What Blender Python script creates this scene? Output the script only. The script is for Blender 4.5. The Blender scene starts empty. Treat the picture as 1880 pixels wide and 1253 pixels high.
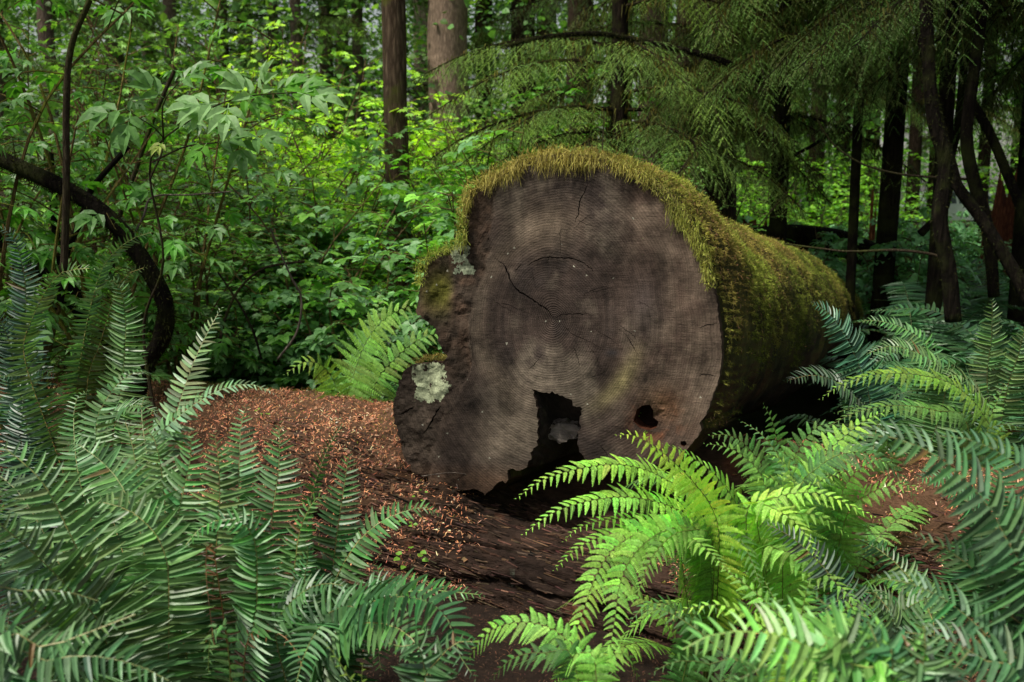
import bpy, math, random
import numpy as np
from mathutils import Vector, Matrix
from mathutils.geometry import delaunay_2d_cdt

random.seed(11)
RNG = np.random.default_rng(11)
scene = bpy.context.scene
COL = scene.collection
R = math.radians

# ------------------------------------------------------------------ camera
PITCH = R(8.0); LENS = 35.0; FPX = LENS / 36.0 * 1880.0; CAMZ = 1.6
cam_d = bpy.data.cameras.new("camera"); cam = bpy.data.objects.new("camera", cam_d); COL.objects.link(cam)
cam.location = (0, 0, CAMZ); cam.rotation_euler = (R(90) - PITCH, 0, 0)
cam_d.lens = LENS; cam_d.sensor_width = 36; cam_d.clip_end = 500; cam_d.clip_start = 0.05
cam_d.dof.use_dof = True; cam_d.dof.focus_distance = 4.0; cam_d.dof.aperture_fstop = 4.0
scene.camera = cam
CP = np.array([0, 0, CAMZ])
FW = np.array([0, math.cos(PITCH), -math.sin(PITCH)]); UPV = np.array([0, math.sin(PITCH), math.cos(PITCH)])

def ray(px, py):
    return FW + np.array([(px - 940) / FPX, 0, 0]) + UPV * ((626.5 - py) / FPX)
def P(px, py, Y):
    d = ray(px, py)
    return CP + d * (Y / d[1])
def GX(px, Y):
    return (px - 940) / FPX * Y * 1.01

# ------------------------------------------------------------------ maths
def norm(v):
    v = np.asarray(v, float)
    return v / np.maximum(np.linalg.norm(v, axis=-1, keepdims=True), 1e-9)
def _h(i, j, k, s):
    n = (i * 374761393 + j * 668265263 + k * 2147483647 + s * 974711) & 0xffffffff
    n = ((n ^ (n >> 13)) * 1274126177) & 0xffffffff
    n = (n ^ (n >> 16)) & 0xffff
    return n / 65535.0
def vnoise(p, s=0):
    p = np.asarray(p, float); i = np.floor(p).astype(np.int64); f = p - i; f = f * f * (3 - 2 * f)
    x, y, z = i[..., 0], i[..., 1], i[..., 2]; fx, fy, fz = f[..., 0], f[..., 1], f[..., 2]
    def L(a, b, t): return a + (b - a) * t
    return L(L(L(_h(x, y, z, s), _h(x+1, y, z, s), fx), L(_h(x, y+1, z, s), _h(x+1, y+1, z, s), fx), fy),
             L(L(_h(x, y, z+1, s), _h(x+1, y, z+1, s), fx), L(_h(x, y+1, z+1, s), _h(x+1, y+1, z+1, s), fx), fy), fz)
def fbm(p, s=0, o=4):
    t = 0; a = .5; p = np.asarray(p, float)
    for k in range(o): t = t + a * (vnoise(p, s + k) - .5); p = p * 2.03; a *= .55
    return t                                        # about -0.4 .. 0.4
def frames(d, up):
    y = norm(d); up = np.broadcast_to(np.asarray(up, float), y.shape)
    x = norm(np.cross(y, up)); z = np.cross(x, y)
    return np.stack([x, y, z], axis=-1)             # columns
def curve(pts, n):
    pts = np.asarray(pts, float)
    if len(pts) == 2: return pts[0] + (pts[1] - pts[0]) * np.linspace(0, 1, n)[:, None]
    q = np.vstack([2 * pts[0] - pts[1], pts, 2 * pts[-1] - pts[-2]]); out = []
    for i in range(1, len(q) - 2):
        t = np.linspace(0, 1, 12, endpoint=(i == len(q) - 3))[:, None]
        a, b, c, d = q[i-1], q[i], q[i+1], q[i+2]
        out.append(.5 * ((2*b) + (c-a)*t + (2*a-5*b+4*c-d)*t*t + (3*b-a-3*c+d)*t**3))
    o = np.vstack(out); s = np.r_[0, np.cumsum(np.linalg.norm(np.diff(o, axis=0), axis=1))]
    u = np.linspace(0, s[-1], n)
    return np.stack([np.interp(u, s, o[:, k]) for k in range(3)], 1)
def clen(c): return float(np.linalg.norm(np.diff(c, axis=0), axis=1).sum())

# ------------------------------------------------------------------ mesh accumulator
class Acc:
    def __init__(self): self.V = []; self.F = []; self.C = []; self.M = []; self.n = 0
    def add(self, V, F, col=(1, 1, 1), mat=0):
        V = np.asarray(V, float).reshape(-1, 3)
        if not isinstance(F, list): F = [F]
        k = 0; tot = sum(len(f) for f in F); col = np.asarray(col, float)
        if col.ndim == 1: col = np.broadcast_to(col, (tot, 3))
        for f in F:
            f = np.asarray(f, int)
            if len(f) == 0: continue
            self.F.append(f + self.n); self.C.append(col[k:k+len(f)]); self.M.append(np.full(len(f), mat)); k += len(f)
        self.V.append(V); self.n += len(V)
    def scatter(self, TV, TF, Rm, T, S, col, mat=0):
        N = len(T)
        if N == 0: return
        TV = np.asarray(TV, float); S = np.asarray(S, float)
        if S.ndim == 0: S = np.full((N, 3), float(S))
        if S.ndim == 1: S = np.repeat(S[:, None], 3, 1)
        L = TV[None] * S[:, None, :]
        V = np.einsum('nij,nkj->nki', Rm, L) + np.asarray(T)[:, None, :]
        col = np.asarray(col, float); k = len(TV); Fs = []; Cs = []
        for f in TF:
            f = np.asarray(f, int)
            Fs.append((f[None] + (np.arange(N) * k)[:, None, None]).reshape(-1, f.shape[1]))
            Cs.append(np.repeat(col if col.ndim == 2 else np.broadcast_to(col, (N, 3)), len(f), axis=0))
        self.add(V.reshape(-1, 3), Fs, np.vstack(Cs), mat)
    def tube(self, c, r, seg=6, col=(.1, .1, .1), mat=0, up=(0.13, 0.2, 1), cap=True, wob=0, seed=0):
        c = np.asarray(c, float); n = len(c); r = np.broadcast_to(np.asarray(r, float), (n,))
        t = np.gradient(c, axis=0); Fm = frames(t, up)
        a = np.arange(seg) / seg * 2 * math.pi
        rr = np.repeat(r[:, None], seg, 1)
        if wob: 
            q = np.stack([np.cos(a)[None]*1.3 + 0*c[:, :1], np.sin(a)[None]*1.3 + 0*c[:, :1], 0*a[None] + c[:, 2:3]*2.5 + c[:, :1]*2], -1)
            rr = rr * (1 + wob * 2 * fbm(q, seed, 3))
        V = c[:, None] + Fm[:, None, :, 0] * (np.cos(a)[None, :, None] * rr[..., None]) + Fm[:, None, :, 2] * (np.sin(a)[None, :, None] * rr[..., None])
        i = np.arange(n - 1)[:, None] * seg; j = np.arange(seg)[None]; j2 = (j + 1) % seg
        F = np.stack([i + j, i + j2, i + seg + j2, i + seg + j], -1).reshape(-1, 4)
        Fl = [F]
        if cap: Fl.append(np.array([[(n - 1) * seg + k for k in range(seg)]])); 
        col = np.asarray(col, float)
        if col.ndim == 2 and len(col) == n: col = np.vstack([np.repeat(col[:-1], seg, 0)] + ([col[-1:]] if cap else []))
        self.add(V.reshape(-1, 3), Fl, col, mat)
    def mesh(self, name, mats, smooth=False):
        me = bpy.data.meshes.new(name); V = np.vstack(self.V)
        me.vertices.add(len(V)); me.vertices.foreach_set('co', V.astype(np.float32).ravel())
        loops = np.concatenate([f.ravel() for f in self.F]); tot = np.concatenate([np.full(len(f), f.shape[1]) for f in self.F])
        me.loops.add(len(loops)); me.loops.foreach_set('vertex_index', loops.astype(np.int32))
        me.polygons.add(len(tot)); st = np.r_[0, np.cumsum(tot)[:-1]]
        me.polygons.foreach_set('loop_start', st.astype(np.int32))
        me.polygons.foreach_set('material_index', np.concatenate(self.M).astype(np.int32))
        if smooth: me.polygons.foreach_set('use_smooth', np.ones(len(tot), bool))
        else: me.polygons.foreach_set('use_smooth', np.zeros(len(tot), bool))
        at = me.attributes.new('col', 'FLOAT_COLOR', 'FACE'); c = np.vstack(self.C)
        at.data.foreach_set('color', np.c_[c, np.ones(len(c))].astype(np.float32).ravel())
        for m in mats: me.materials.append(m)
        me.update()
        return me

def link(name, data, parent=None, loc=(0, 0, 0)):
    o = bpy.data.objects.new(name, data); COL.objects.link(o); o.location = loc
    if parent is not None: o.parent = parent
    return o
def tag(o, label=None, cat=None, group=None, kind=None):
    if label: o['label'] = label
    if cat: o['category'] = cat
    if group: o['group'] = group
    if kind: o['kind'] = kind
    return o
def thing(name, label, cat, loc=(0, 0, 0), group=None, rz=0):
    o = link(name, None, None, loc); o.empty_display_size = .1; o.rotation_euler = (0, 0, rz)
    return tag(o, label, cat, group)

# ------------------------------------------------------------------ materials
def nodes(name):
    m = bpy.data.materials.new(name); m.use_nodes = True; nt = m.node_tree; nt.nodes.clear()
    out = nt.nodes.new('ShaderNodeOutputMaterial')
    def N(t, **k):
        n = nt.nodes.new(t)
        for a, b in k.items():
            if a == 'i':
                for q, w in b.items(): n.inputs[q].default_value = w
            else: setattr(n, a, b)
        return n
    return m, nt, out, N, nt.links.new
def vm(N, L, op, a, b):
    n = N('ShaderNodeVectorMath', operation=op)
    for k, v in enumerate((a, b)):
        if isinstance(v, bpy.types.NodeSocket): L(v, n.inputs[k])
        else: n.inputs[k].default_value = v
    return n.outputs[0]
def mt(N, L, op, a, b=0.0, c=None):
    n = N('ShaderNodeMath', operation=op)
    for k, v in enumerate((a, b, c)):
        if v is None: continue
        if isinstance(v, bpy.types.NodeSocket): L(v, n.inputs[k])
        else: n.inputs[k].default_value = v
    return n.outputs[0]
def mixc(N, L, fac, a, b, mode='MIX'):
    n = N('ShaderNodeMix', data_type='RGBA', blend_type=mode)
    for s, v in ((n.inputs[0], fac), (n.inputs[6], a), (n.inputs[7], b)):
        if isinstance(v, bpy.types.NodeSocket): L(v, s)
        else: s.default_value = v if not isinstance(v, tuple) else (*v, 1)[:4]
    return n.outputs[2]

def leaf_material(name, rough=.5, trans=.35, spec=.4, tcol=(1.25, 1.3, .55)):
    m, nt, out, N, L = nodes(name)
    at = N('ShaderNodeAttribute', attribute_name='col'); oi = N('ShaderNodeObjectInfo')
    c = vm(N, L, 'MULTIPLY', at.outputs['Vector'], oi.outputs['Color'])
    tc = N('ShaderNodeTexCoord'); nz = N('ShaderNodeTexNoise', i={'Scale': 55.0, 'Detail': 3.0}); L(tc.outputs['Object'], nz.inputs['Vector'])
    f = mt(N, L, 'MULTIPLY_ADD', nz.outputs[0], .9, .55)
    c = vm(N, L, 'MULTIPLY', c, f)
    pb = N('ShaderNodeBsdfPrincipled', i={'Roughness': rough, 'Specular IOR Level': spec}); L(c, pb.inputs['Base Color'])
    bp = N('ShaderNodeBump', i={'Strength': .25, 'Distance': .003}); L(nz.outputs[0], bp.inputs['Height']); L(bp.outputs[0], pb.inputs['Normal'])
    tr = N('ShaderNodeBsdfTranslucent'); L(vm(N, L, 'MULTIPLY', c, tcol), tr.inputs['Color'])
    mx = N('ShaderNodeMixShader', i={0: trans}); L(pb.outputs[0], mx.inputs[1]); L(tr.outputs[0], mx.inputs[2]); L(mx.outputs[0], out.inputs[0])
    return m
M_SWORD = leaf_material('sword_fern_leaf', .42, .2, .55, (1.2, 1.3, .7))
M_LADY = leaf_material('lady_fern_leaf', .55, .42, .3)
M_LEAF = leaf_material('broad_leaf', .45, .42, .45)
M_NEEDLE = leaf_material('conifer_needle', .6, .22, .25)
M_MOSS = leaf_material('moss_strand', .8, .3, .1, (1.2, 1.15, .6))
M_LITTER = leaf_material('needle_litter', .75, .1, .15, (1, 1, 1))

def bark_material(name, a, b, moss=.0, scale=1.0, stretch=6.0, mosscol=(.06, .075, .015)):
    m, nt, out, N, L = nodes(name)
    tc = N('ShaderNodeTexCoord'); mp = N('ShaderNodeMapping', i={'Scale': (9*scale, 9*scale, 9*scale/stretch)}); L(tc.outputs['Object'], mp.inputs[0])
    v = N('ShaderNodeTexVoronoi', feature='DISTANCE_TO_EDGE', i={'Scale': 3.0}); 
    n1 = N('ShaderNodeTexNoise', i={'Scale': 2.0, 'Detail': 8.0, 'Roughness': .7}); L(mp.outputs[0], n1.inputs['Vector'])
    wv = vm(N, L, 'ADD', mp.outputs[0], vm(N, L, 'MULTIPLY', n1.outputs['Color'], (.6, .6, .6))); L(wv, v.inputs['Vector'])
    ht = mt(N, L, 'ADD', mt(N, L, 'MULTIPLY', mt(N, L, 'MINIMUM', v.outputs[0], .35), 2.0), n1.outputs[0])
    f = mt(N, L, 'MULTIPLY_ADD', ht, .9, -.35); f2 = mt(N, L, 'MAXIMUM', mt(N, L, 'MINIMUM', f, 1.0), 0.0)
    c = mixc(N, L, f2, a, b)
    if moss > 0:
        n2 = N('ShaderNodeTexNoise', i={'Scale': 2.2, 'Detail': 6.0, 'Roughness': .65}); L(tc.outputs['Object'], n2.inputs['Vector'])
        g = mt(N, L, 'MAXIMUM', mt(N, L, 'MINIMUM', mt(N, L, 'MULTIPLY_ADD', n2.outputs[0], 6.0, -4.2 + 2.6 * moss), 1.0), 0.0)
        c = mixc(N, L, g, c, mosscol)
    oi = N('ShaderNodeObjectInfo'); c = vm(N, L, 'MULTIPLY', c, oi.outputs['Color'])
    pb = N('ShaderNodeBsdfPrincipled', i={'Roughness': .95, 'Specular IOR Level': .05}); L(c, pb.inputs['Base Color'])
    bp = N('ShaderNodeBump', i={'Strength': .9, 'Distance': .02}); L(ht, bp.inputs['Height']); L(bp.outputs[0], pb.inputs['Normal'])
    L(pb.outputs[0], out.inputs[0]); return m
M_BARK = bark_material('fir_bark', (.022, .016, .011), (.11, .085, .062), .45)
M_BARKP = bark_material('pale_bark', (.07, .055, .045), (.27, .22, .18), .25)
M_BARKD = bark_material('mossy_dark_bark', (.005, .004, .003), (.018, .014, .010), .5, mosscol=(.028, .034, .009))
M_TWIG = bark_material('twig_bark', (.03, .022, .014), (.10, .08, .05), .5, 2.0)
M_RED = bark_material('red_rotten_wood', (.10, .03, .012), (.42, .16, .07), .0, 1.5)

def col_material(name, rough=.9, spec=.15, nscale=60.0, bump=.8, dist=.006, stretch=(1, 1, 1), amp=1.0):
    """colour from the mesh attribute, broken up by two procedural noises"""
    m, nt, out, N, L = nodes(name)
    at = N('ShaderNodeAttribute', attribute_name='col')
    tc = N('ShaderNodeTexCoord'); mp = N('ShaderNodeMapping', i={'Scale': stretch}); L(tc.outputs['Object'], mp.inputs[0])
    n1 = N('ShaderNodeTexNoise', i={'Scale': nscale, 'Detail': 8.0, 'Roughness': .7}); L(mp.outputs[0], n1.inputs['Vector'])
    n2 = N('ShaderNodeTexNoise', i={'Scale': nscale * .15, 'Detail': 5.0, 'Roughness': .6}); L(mp.outputs[0], n2.inputs['Vector'])
    f = mt(N, L, 'MULTIPLY', mt(N, L, 'MULTIPLY_ADD', n1.outputs[0], 1.9 * amp, 1 - .95 * amp), mt(N, L, 'MULTIPLY_ADD', n2.outputs[0], 1.6, .2))
    c = vm(N, L, 'MULTIPLY', at.outputs['Vector'], f)
    pb = N('ShaderNodeBsdfPrincipled', i={'Roughness': rough, 'Specular IOR Level': spec}); L(c, pb.inputs['Base Color'])
    bp = N('ShaderNodeBump', i={'Strength': bump, 'Distance': dist}); L(n1.outputs[0], bp.inputs['Height']); L(bp.outputs[0], pb.inputs['Normal'])
    L(pb.outputs[0], out.inputs[0]); return m
M_LOGBARK = col_material('rough_log_bark', nscale=28, bump=1.0, dist=.02)
M_ROTLOG = col_material('rotten_log_side', nscale=40, amp=1.05, bump=1.0, dist=.03, stretch=(.5, .7, 1.6))
M_GROUND = col_material('forest_floor', nscale=18, bump=1.0, dist=.03)
M_PAINT = col_material('plain_part', rough=.35, spec=.5, nscale=3, bump=0, amp=.1)

def end_grain():
    m, nt, out, N, L = nodes('sawn_end_grain')
    at = N('ShaderNodeAttribute', attribute_name='col')
    mk = N('ShaderNodeAttribute', attribute_name='wood')
    tc = N('ShaderNodeTexCoord')
    n0 = N('ShaderNodeTexNoise', i={'Scale': 2.6, 'Detail': 3.0}); L(tc.outputs['Object'], n0.inputs['Vector'])
    ds = vm(N, L, 'MULTIPLY', vm(N, L, 'SUBTRACT', n0.outputs['Color'], (.5, .5, .5)), (.10, 0, .10))
    v = vm(N, L, 'MULTIPLY', vm(N, L, 'ADD', tc.outputs['Object'], ds), (1.12, 0, .92))
    ln = N('ShaderNodeVectorMath', operation='LENGTH'); L(v, ln.inputs[0]); r = ln.outputs['Value']
    rs = mt(N, L, 'POWER', r, .88)
    r1 = mt(N, L, 'SINE', mt(N, L, 'MULTIPLY', rs, 560.0))
    nb = N('ShaderNodeTexNoise', noise_dimensions='1D', i={'Scale': 45.0, 'Detail': 5.0}); L(rs, nb.inputs['W'])
    # rings: fine lines times uneven bands
    amp = mt(N, L, 'ADD', mt(N, L, 'MULTIPLY', mt(N, L, 'MAXIMUM', mt(N, L, 'MULTIPLY_ADD', r, -9.0, 1.0), 0.0), .34), .10)
    ring = mt(N, L, 'MULTIPLY', r1, amp)
    ns = N('ShaderNodeTexNoise', i={'Scale': 90.0, 'Detail': 5.0, 'Roughness': .75}); 
    mp = N('ShaderNodeMapping', i={'Scale': (.12, 1, 1.5)}); L(tc.outputs['Object'], mp.inputs[0]); L(mp.outputs[0], ns.inputs['Vector'])
    ng = N('ShaderNodeTexNoise', i={'Scale': 160.0, 'Detail': 4.0, 'Roughness': .8}); L(tc.outputs['Object'], ng.inputs['Vector'])
    nl = N('ShaderNodeTexNoise', i={'Scale': 5.5, 'Detail': 9.0, 'Roughness': .66}); L(tc.outputs['Object'], nl.inputs['Vector'])
    # vertical streaks of weathering
    mp2 = N('ShaderNodeMapping', i={'Scale': (22, 1, 1.6)}); L(tc.outputs['Object'], mp2.inputs[0])
    nv = N('ShaderNodeTexNoise', i={'Scale': 1.0, 'Detail': 6.0, 'Roughness': .6}); L(mp2.outputs[0], nv.inputs['Vector'])
    f = mt(N, L, 'MULTIPLY_ADD', mt(N, L, 'MULTIPLY', ring, mk.outputs['Fac']), 1.0, 1.0)
    f = mt(N, L, 'MULTIPLY', f, mt(N, L, 'MULTIPLY_ADD', nb.outputs[0], .7, .65))
    f = mt(N, L, 'MULTIPLY', f, mt(N, L, 'MULTIPLY_ADD', ns.outputs[0], 1.1, .45))
    f = mt(N, L, 'MULTIPLY', f, mt(N, L, 'MULTIPLY_ADD', ng.outputs[0], 1.2, .4))
    f = mt(N, L, 'MULTIPLY', f, mt(N, L, 'MULTIPLY_ADD', nl.outputs[0], 4.2, -1.1))
    f = mt(N, L, 'MULTIPLY', f, mt(N, L, 'MULTIPLY_ADD', nv.outputs[0], .8, .6))
    f = mt(N, L, 'MAXIMUM', f, .12)
    c = vm(N, L, 'MULTIPLY', vm(N, L, 'MULTIPLY', at.outputs['Vector'], (.84, .775, .69)), f)
    pb = N('ShaderNodeBsdfPrincipled', i={'Roughness': .85, 'Specular IOR Level': .12}); L(c, pb.inputs['Base Color'])
    h = mt(N, L, 'ADD', mt(N, L, 'ADD', mt(N, L, 'MULTIPLY', ring, 1.2), ng.outputs[0]), mt(N, L, 'MULTIPLY', ns.outputs[0], 1.2))
    bp = N('ShaderNodeBump', i={'Strength': .8, 'Distance': .0035}); L(h, bp.inputs['Height']); L(bp.outputs[0], pb.inputs['Normal'])
    L(pb.outputs[0], out.inputs[0]); return m
M_END = end_grain()

# ------------------------------------------------------------------ ground
def ground_h(x, y):
    x = np.asarray(x, float); y = np.asarray(y, float)
    p = np.stack([x * .35, y * .35, 0 * x], -1)
    return -.2 + .25 * fbm(p, 5, 3) + np.clip((y - 7) / 30, 0, 1) * .35
def ground_z(x, y): return float(ground_h(x, y))
a = Acc()
gx = np.r_[-160, -100, -60, -40, np.linspace(-24, 24, 150), 40, 60, 100, 160]; gy = np.r_[-120, -60, -25, -10, -4, np.linspace(0, 34, 150), 45, 60, 100, 200]
X, Yg = np.meshgrid(gx, gy); Z = ground_h(X, Yg) + .06 * fbm(np.stack([X * 3, Yg * 3, 0 * X], -1), 9, 3)
nx = len(gx); i = np.arange(len(gy) - 1)[:, None] * nx; j = np.arange(nx - 1)[None]
F = np.stack([i + j, i + j + 1, i + nx + j + 1, i + nx + j], -1).reshape(-1, 4)
V = np.stack([X, Yg, Z], -1).reshape(-1, 3); fc = V[F].mean(1)
t = np.clip(vnoise(fc * 1.5, 3) * 1.4 - .2, 0, 1)[:, None] * (fc[:, 1:2] > 4.5)
a.add(V, F, (1 - t) * np.array([.020, .012, .008]) + t * np.array([.03, .036, .012]))
tag(link('ground', a.mesh('ground', [M_GROUND], True)), kind='structure')

# ------------------------------------------------------------------ leaf templates (x side, y forward, z normal)
def T_pinna():
    ys = [0, .06, .25, .5, .75, .9, 1.0]; w = [.10, .55, .5, .46, .34, .18, 0.0]
    V = []; 
    for y, h in zip(ys, w):
        cx = -.62 * y ** 2.2; z = -.13 * y * y
        V += [(cx - h, y, z + .12 * h), (cx, y, z), (cx + h, y, z + .12 * h)]
    # x is scaled by pinna width, curve offset is small on purpose
    q = []
    for k in range(len(ys) - 1):
        b = 3 * k
        q += [(b, b+1, b+4, b+3), (b+1, b+2, b+5, b+4)]
    return np.array(V), [np.array(q)]
PV, PF = T_pinna()
PNV = np.array([(0, 0, 0), (.24, .25, .02), (.22, .65, .0), (0, 1, -.08), (-.22, .65, .0), (-.24, .25, .02)]); PNF = [np.array([(0, 1, 2, 3), (0, 3, 4, 5)])]
OV = np.array([(0, 0, 0), (.26, .3, .07), (.2, .68, .04), (0, 1, -.1), (-.2, .68, .04), (-.26, .3, .07), (0, .33, 0), (0, .68, -.02)])
OF = [np.array([(0, 1, 6, 0), (1, 2, 7, 6), (6, 7, 4, 5)]), np.array([(2, 3, 7), (7, 3, 4), (0, 6, 5)])]
OF = [np.array([(1, 2, 7, 6), (6, 7, 4, 5)]), np.array([(0, 1, 6), (2, 3, 7), (7, 3, 4), (0, 6, 5)])]
def T_maple():
    V = [(0, .42, -.03)]; lob = [(-168, .30), (-135, .42), (-112, .30), (-80, .56), (-58, .36), (-38, .64), (-18, .42), (0, .62), (18, .42), (38, .64), (58, .36), (80, .56), (112, .30), (135, .42), (168, .30)]
    for d, r in lob:
        V.append((math.sin(R(d)) * r, .42 + math.cos(R(d)) * r, .05 if r < .45 else -.05))
    V.append((0, 0.25, 0))
    n = len(V); F = [(0, k, k + 1) for k in range(1, n - 2)] + [(0, n - 2, n - 1), (0, n - 1, 1)]
    return np.array(V), [np.array(F)]
MV, MF = T_maple()
def rot2(TV, ang):
    c, s = math.cos(ang), math.sin(ang); V = TV.copy(); V[:, 0] = TV[:, 0] * c + TV[:, 1] * s; V[:, 1] = -TV[:, 0] * s + TV[:, 1] * c
    return V
def T_tri():
    V = []; F4 = []; F3 = []; n = 0
    for ang, sc, off in ((0, .72, .3), (1.15, .6, .2), (-1.15, .6, .2)):
        v = rot2(OV * np.array([1.35, 1, 1.2]) * sc, ang) + np.array([0, off, 0]); V.append(v)
        F4 += [tuple(k + n for k in f) for f in OF[0]]; F3 += [tuple(k + n for k in f) for f in OF[1]]; n += len(OV)
    return np.vstack(V), [np.array(F4), np.array(F3)]
TV3, TF3 = T_tri()
def T_elder():      # compound leaf: seven leaflets
    V = []; F4 = []; F3 = []; n = 0
    for ang, sc, off in ((0, .62, .42), (.62, .6, .34), (-.62, .6, .34), (1.0, .52, .16), (-1.0, .5, .14)):
        v = rot2(OV * np.array([.82, 1, 1.6]) * sc, ang); v[:, 2] -= .10 * (v[:, 0] ** 2 + v[:, 1] ** 2); v = v + np.array([0, off, 0]); V.append(v)
        F4 += [tuple(k + n for k in f) for f in OF[0]]; F3 += [tuple(k + n for k in f) for f in OF[1]]; n += len(OV)
    V.append(np.array([(-.01, 0, 0), (.01, 0, 0), (.008, .5, -.03), (-.008, .5, -.03)])); F4.append((n, n+1, n+2, n+3))
    return np.vstack(V), [np.array(F4), np.array(F3)]
EV, EF = T_elder()

def vary(col, n, amt=.25, rng=RNG):
    c = np.asarray(col, float)[None] * (1 + amt * rng.standard_normal((n, 1))) * (1 + .10 * rng.standard_normal((n, 3)))
    return np.clip(c, .003, 1)

# ------------------------------------------------------------------ ferns
def spine_frame(c, hint):
    T = norm(np.gradient(c, axis=0)); h = np.broadcast_to(np.asarray(hint, float), T.shape)
    S = norm(np.cross(T, h)); Nn = np.cross(S, T)
    return T, S, Nn
def sword_frond(pts, hint=(0, -.55, .83), W=.085, t0=.12, col=(.086, .185, .062), seed=0, gap=.0165, raise_=0.0, stem=(.34, .22, .08)):
    rng = np.random.default_rng(seed); a = Acc()
    c = curve(pts, 60); Ln = clen(c); T, S, Nn = spine_frame(c, hint)
    tt = np.linspace(0, 1, 60)
    a.tube(c[::2], np.interp(tt[::2], [0, 1], [.0036, .0011]), 4, np.array(stem) * (1 - tt[::2, None] * .6) + np.array(col) * tt[::2, None] * 1.0 , cap=False)
    n = max(12, int(Ln * (1 - t0) / gap)); t = t0 + (1 - t0) * (np.arange(n) + .5) / n
    for sgn in (-1, 1):
        tj = np.clip(t + sgn * .25 / n + rng.uniform(-.15, .15, n) / n, 0, .998)
        idx = tj * 59; i0 = idx.astype(int); f = (idx - i0)[:, None]; i1 = np.minimum(i0 + 1, 59)
        pos = c[i0] * (1 - f) + c[i1] * f; Tt = norm(T[i0] * (1 - f) + T[i1] * f); Ss = norm(S[i0]*(1-f)+S[i1]*f); NN = norm(Nn[i0]*(1-f)+Nn[i1]*f)
        u = (tj - t0) / (1 - t0)
        prof = np.interp(u, [0, .12, .35, .6, .8, .93, 1], [.62, .88, 1, .86, .6, .3, .06])
        L = 1.42 * W * prof * (1 + .09 * rng.standard_normal(n)); L = np.where(rng.random(n) < .02, L * .45, L)
        ang = R(-7) + u * R(6) + u ** 3 * R(30) + R(3.2) * rng.standard_normal(n)
        d = sgn * Ss * np.cos(ang)[:, None] + Tt * np.sin(ang)[:, None] + NN * (.06 + raise_ + .05 * rng.standard_normal(n) + .05 * np.sin(idx * .35 + seed))[:, None]
        Fm = frames(d, NN + np.array([0, 0, .35]) + .12 * rng.standard_normal((n, 3)))
        if sgn < 0: Fm = Fm * np.array([-1, 1, 1])[None, None]
        wid = np.minimum(gap * .76, L * .18)
        S3 = np.stack([wid, L, L * (1 + .5 * rng.standard_normal(n))], 1)
        cc = vary(col, n, .2, rng)
        old = rng.random(n) < .006; cc[old] = np.array([.10, .07, .02])
        a.scatter(PV, PF, Fm, pos, S3, cc)
    return a
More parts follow.
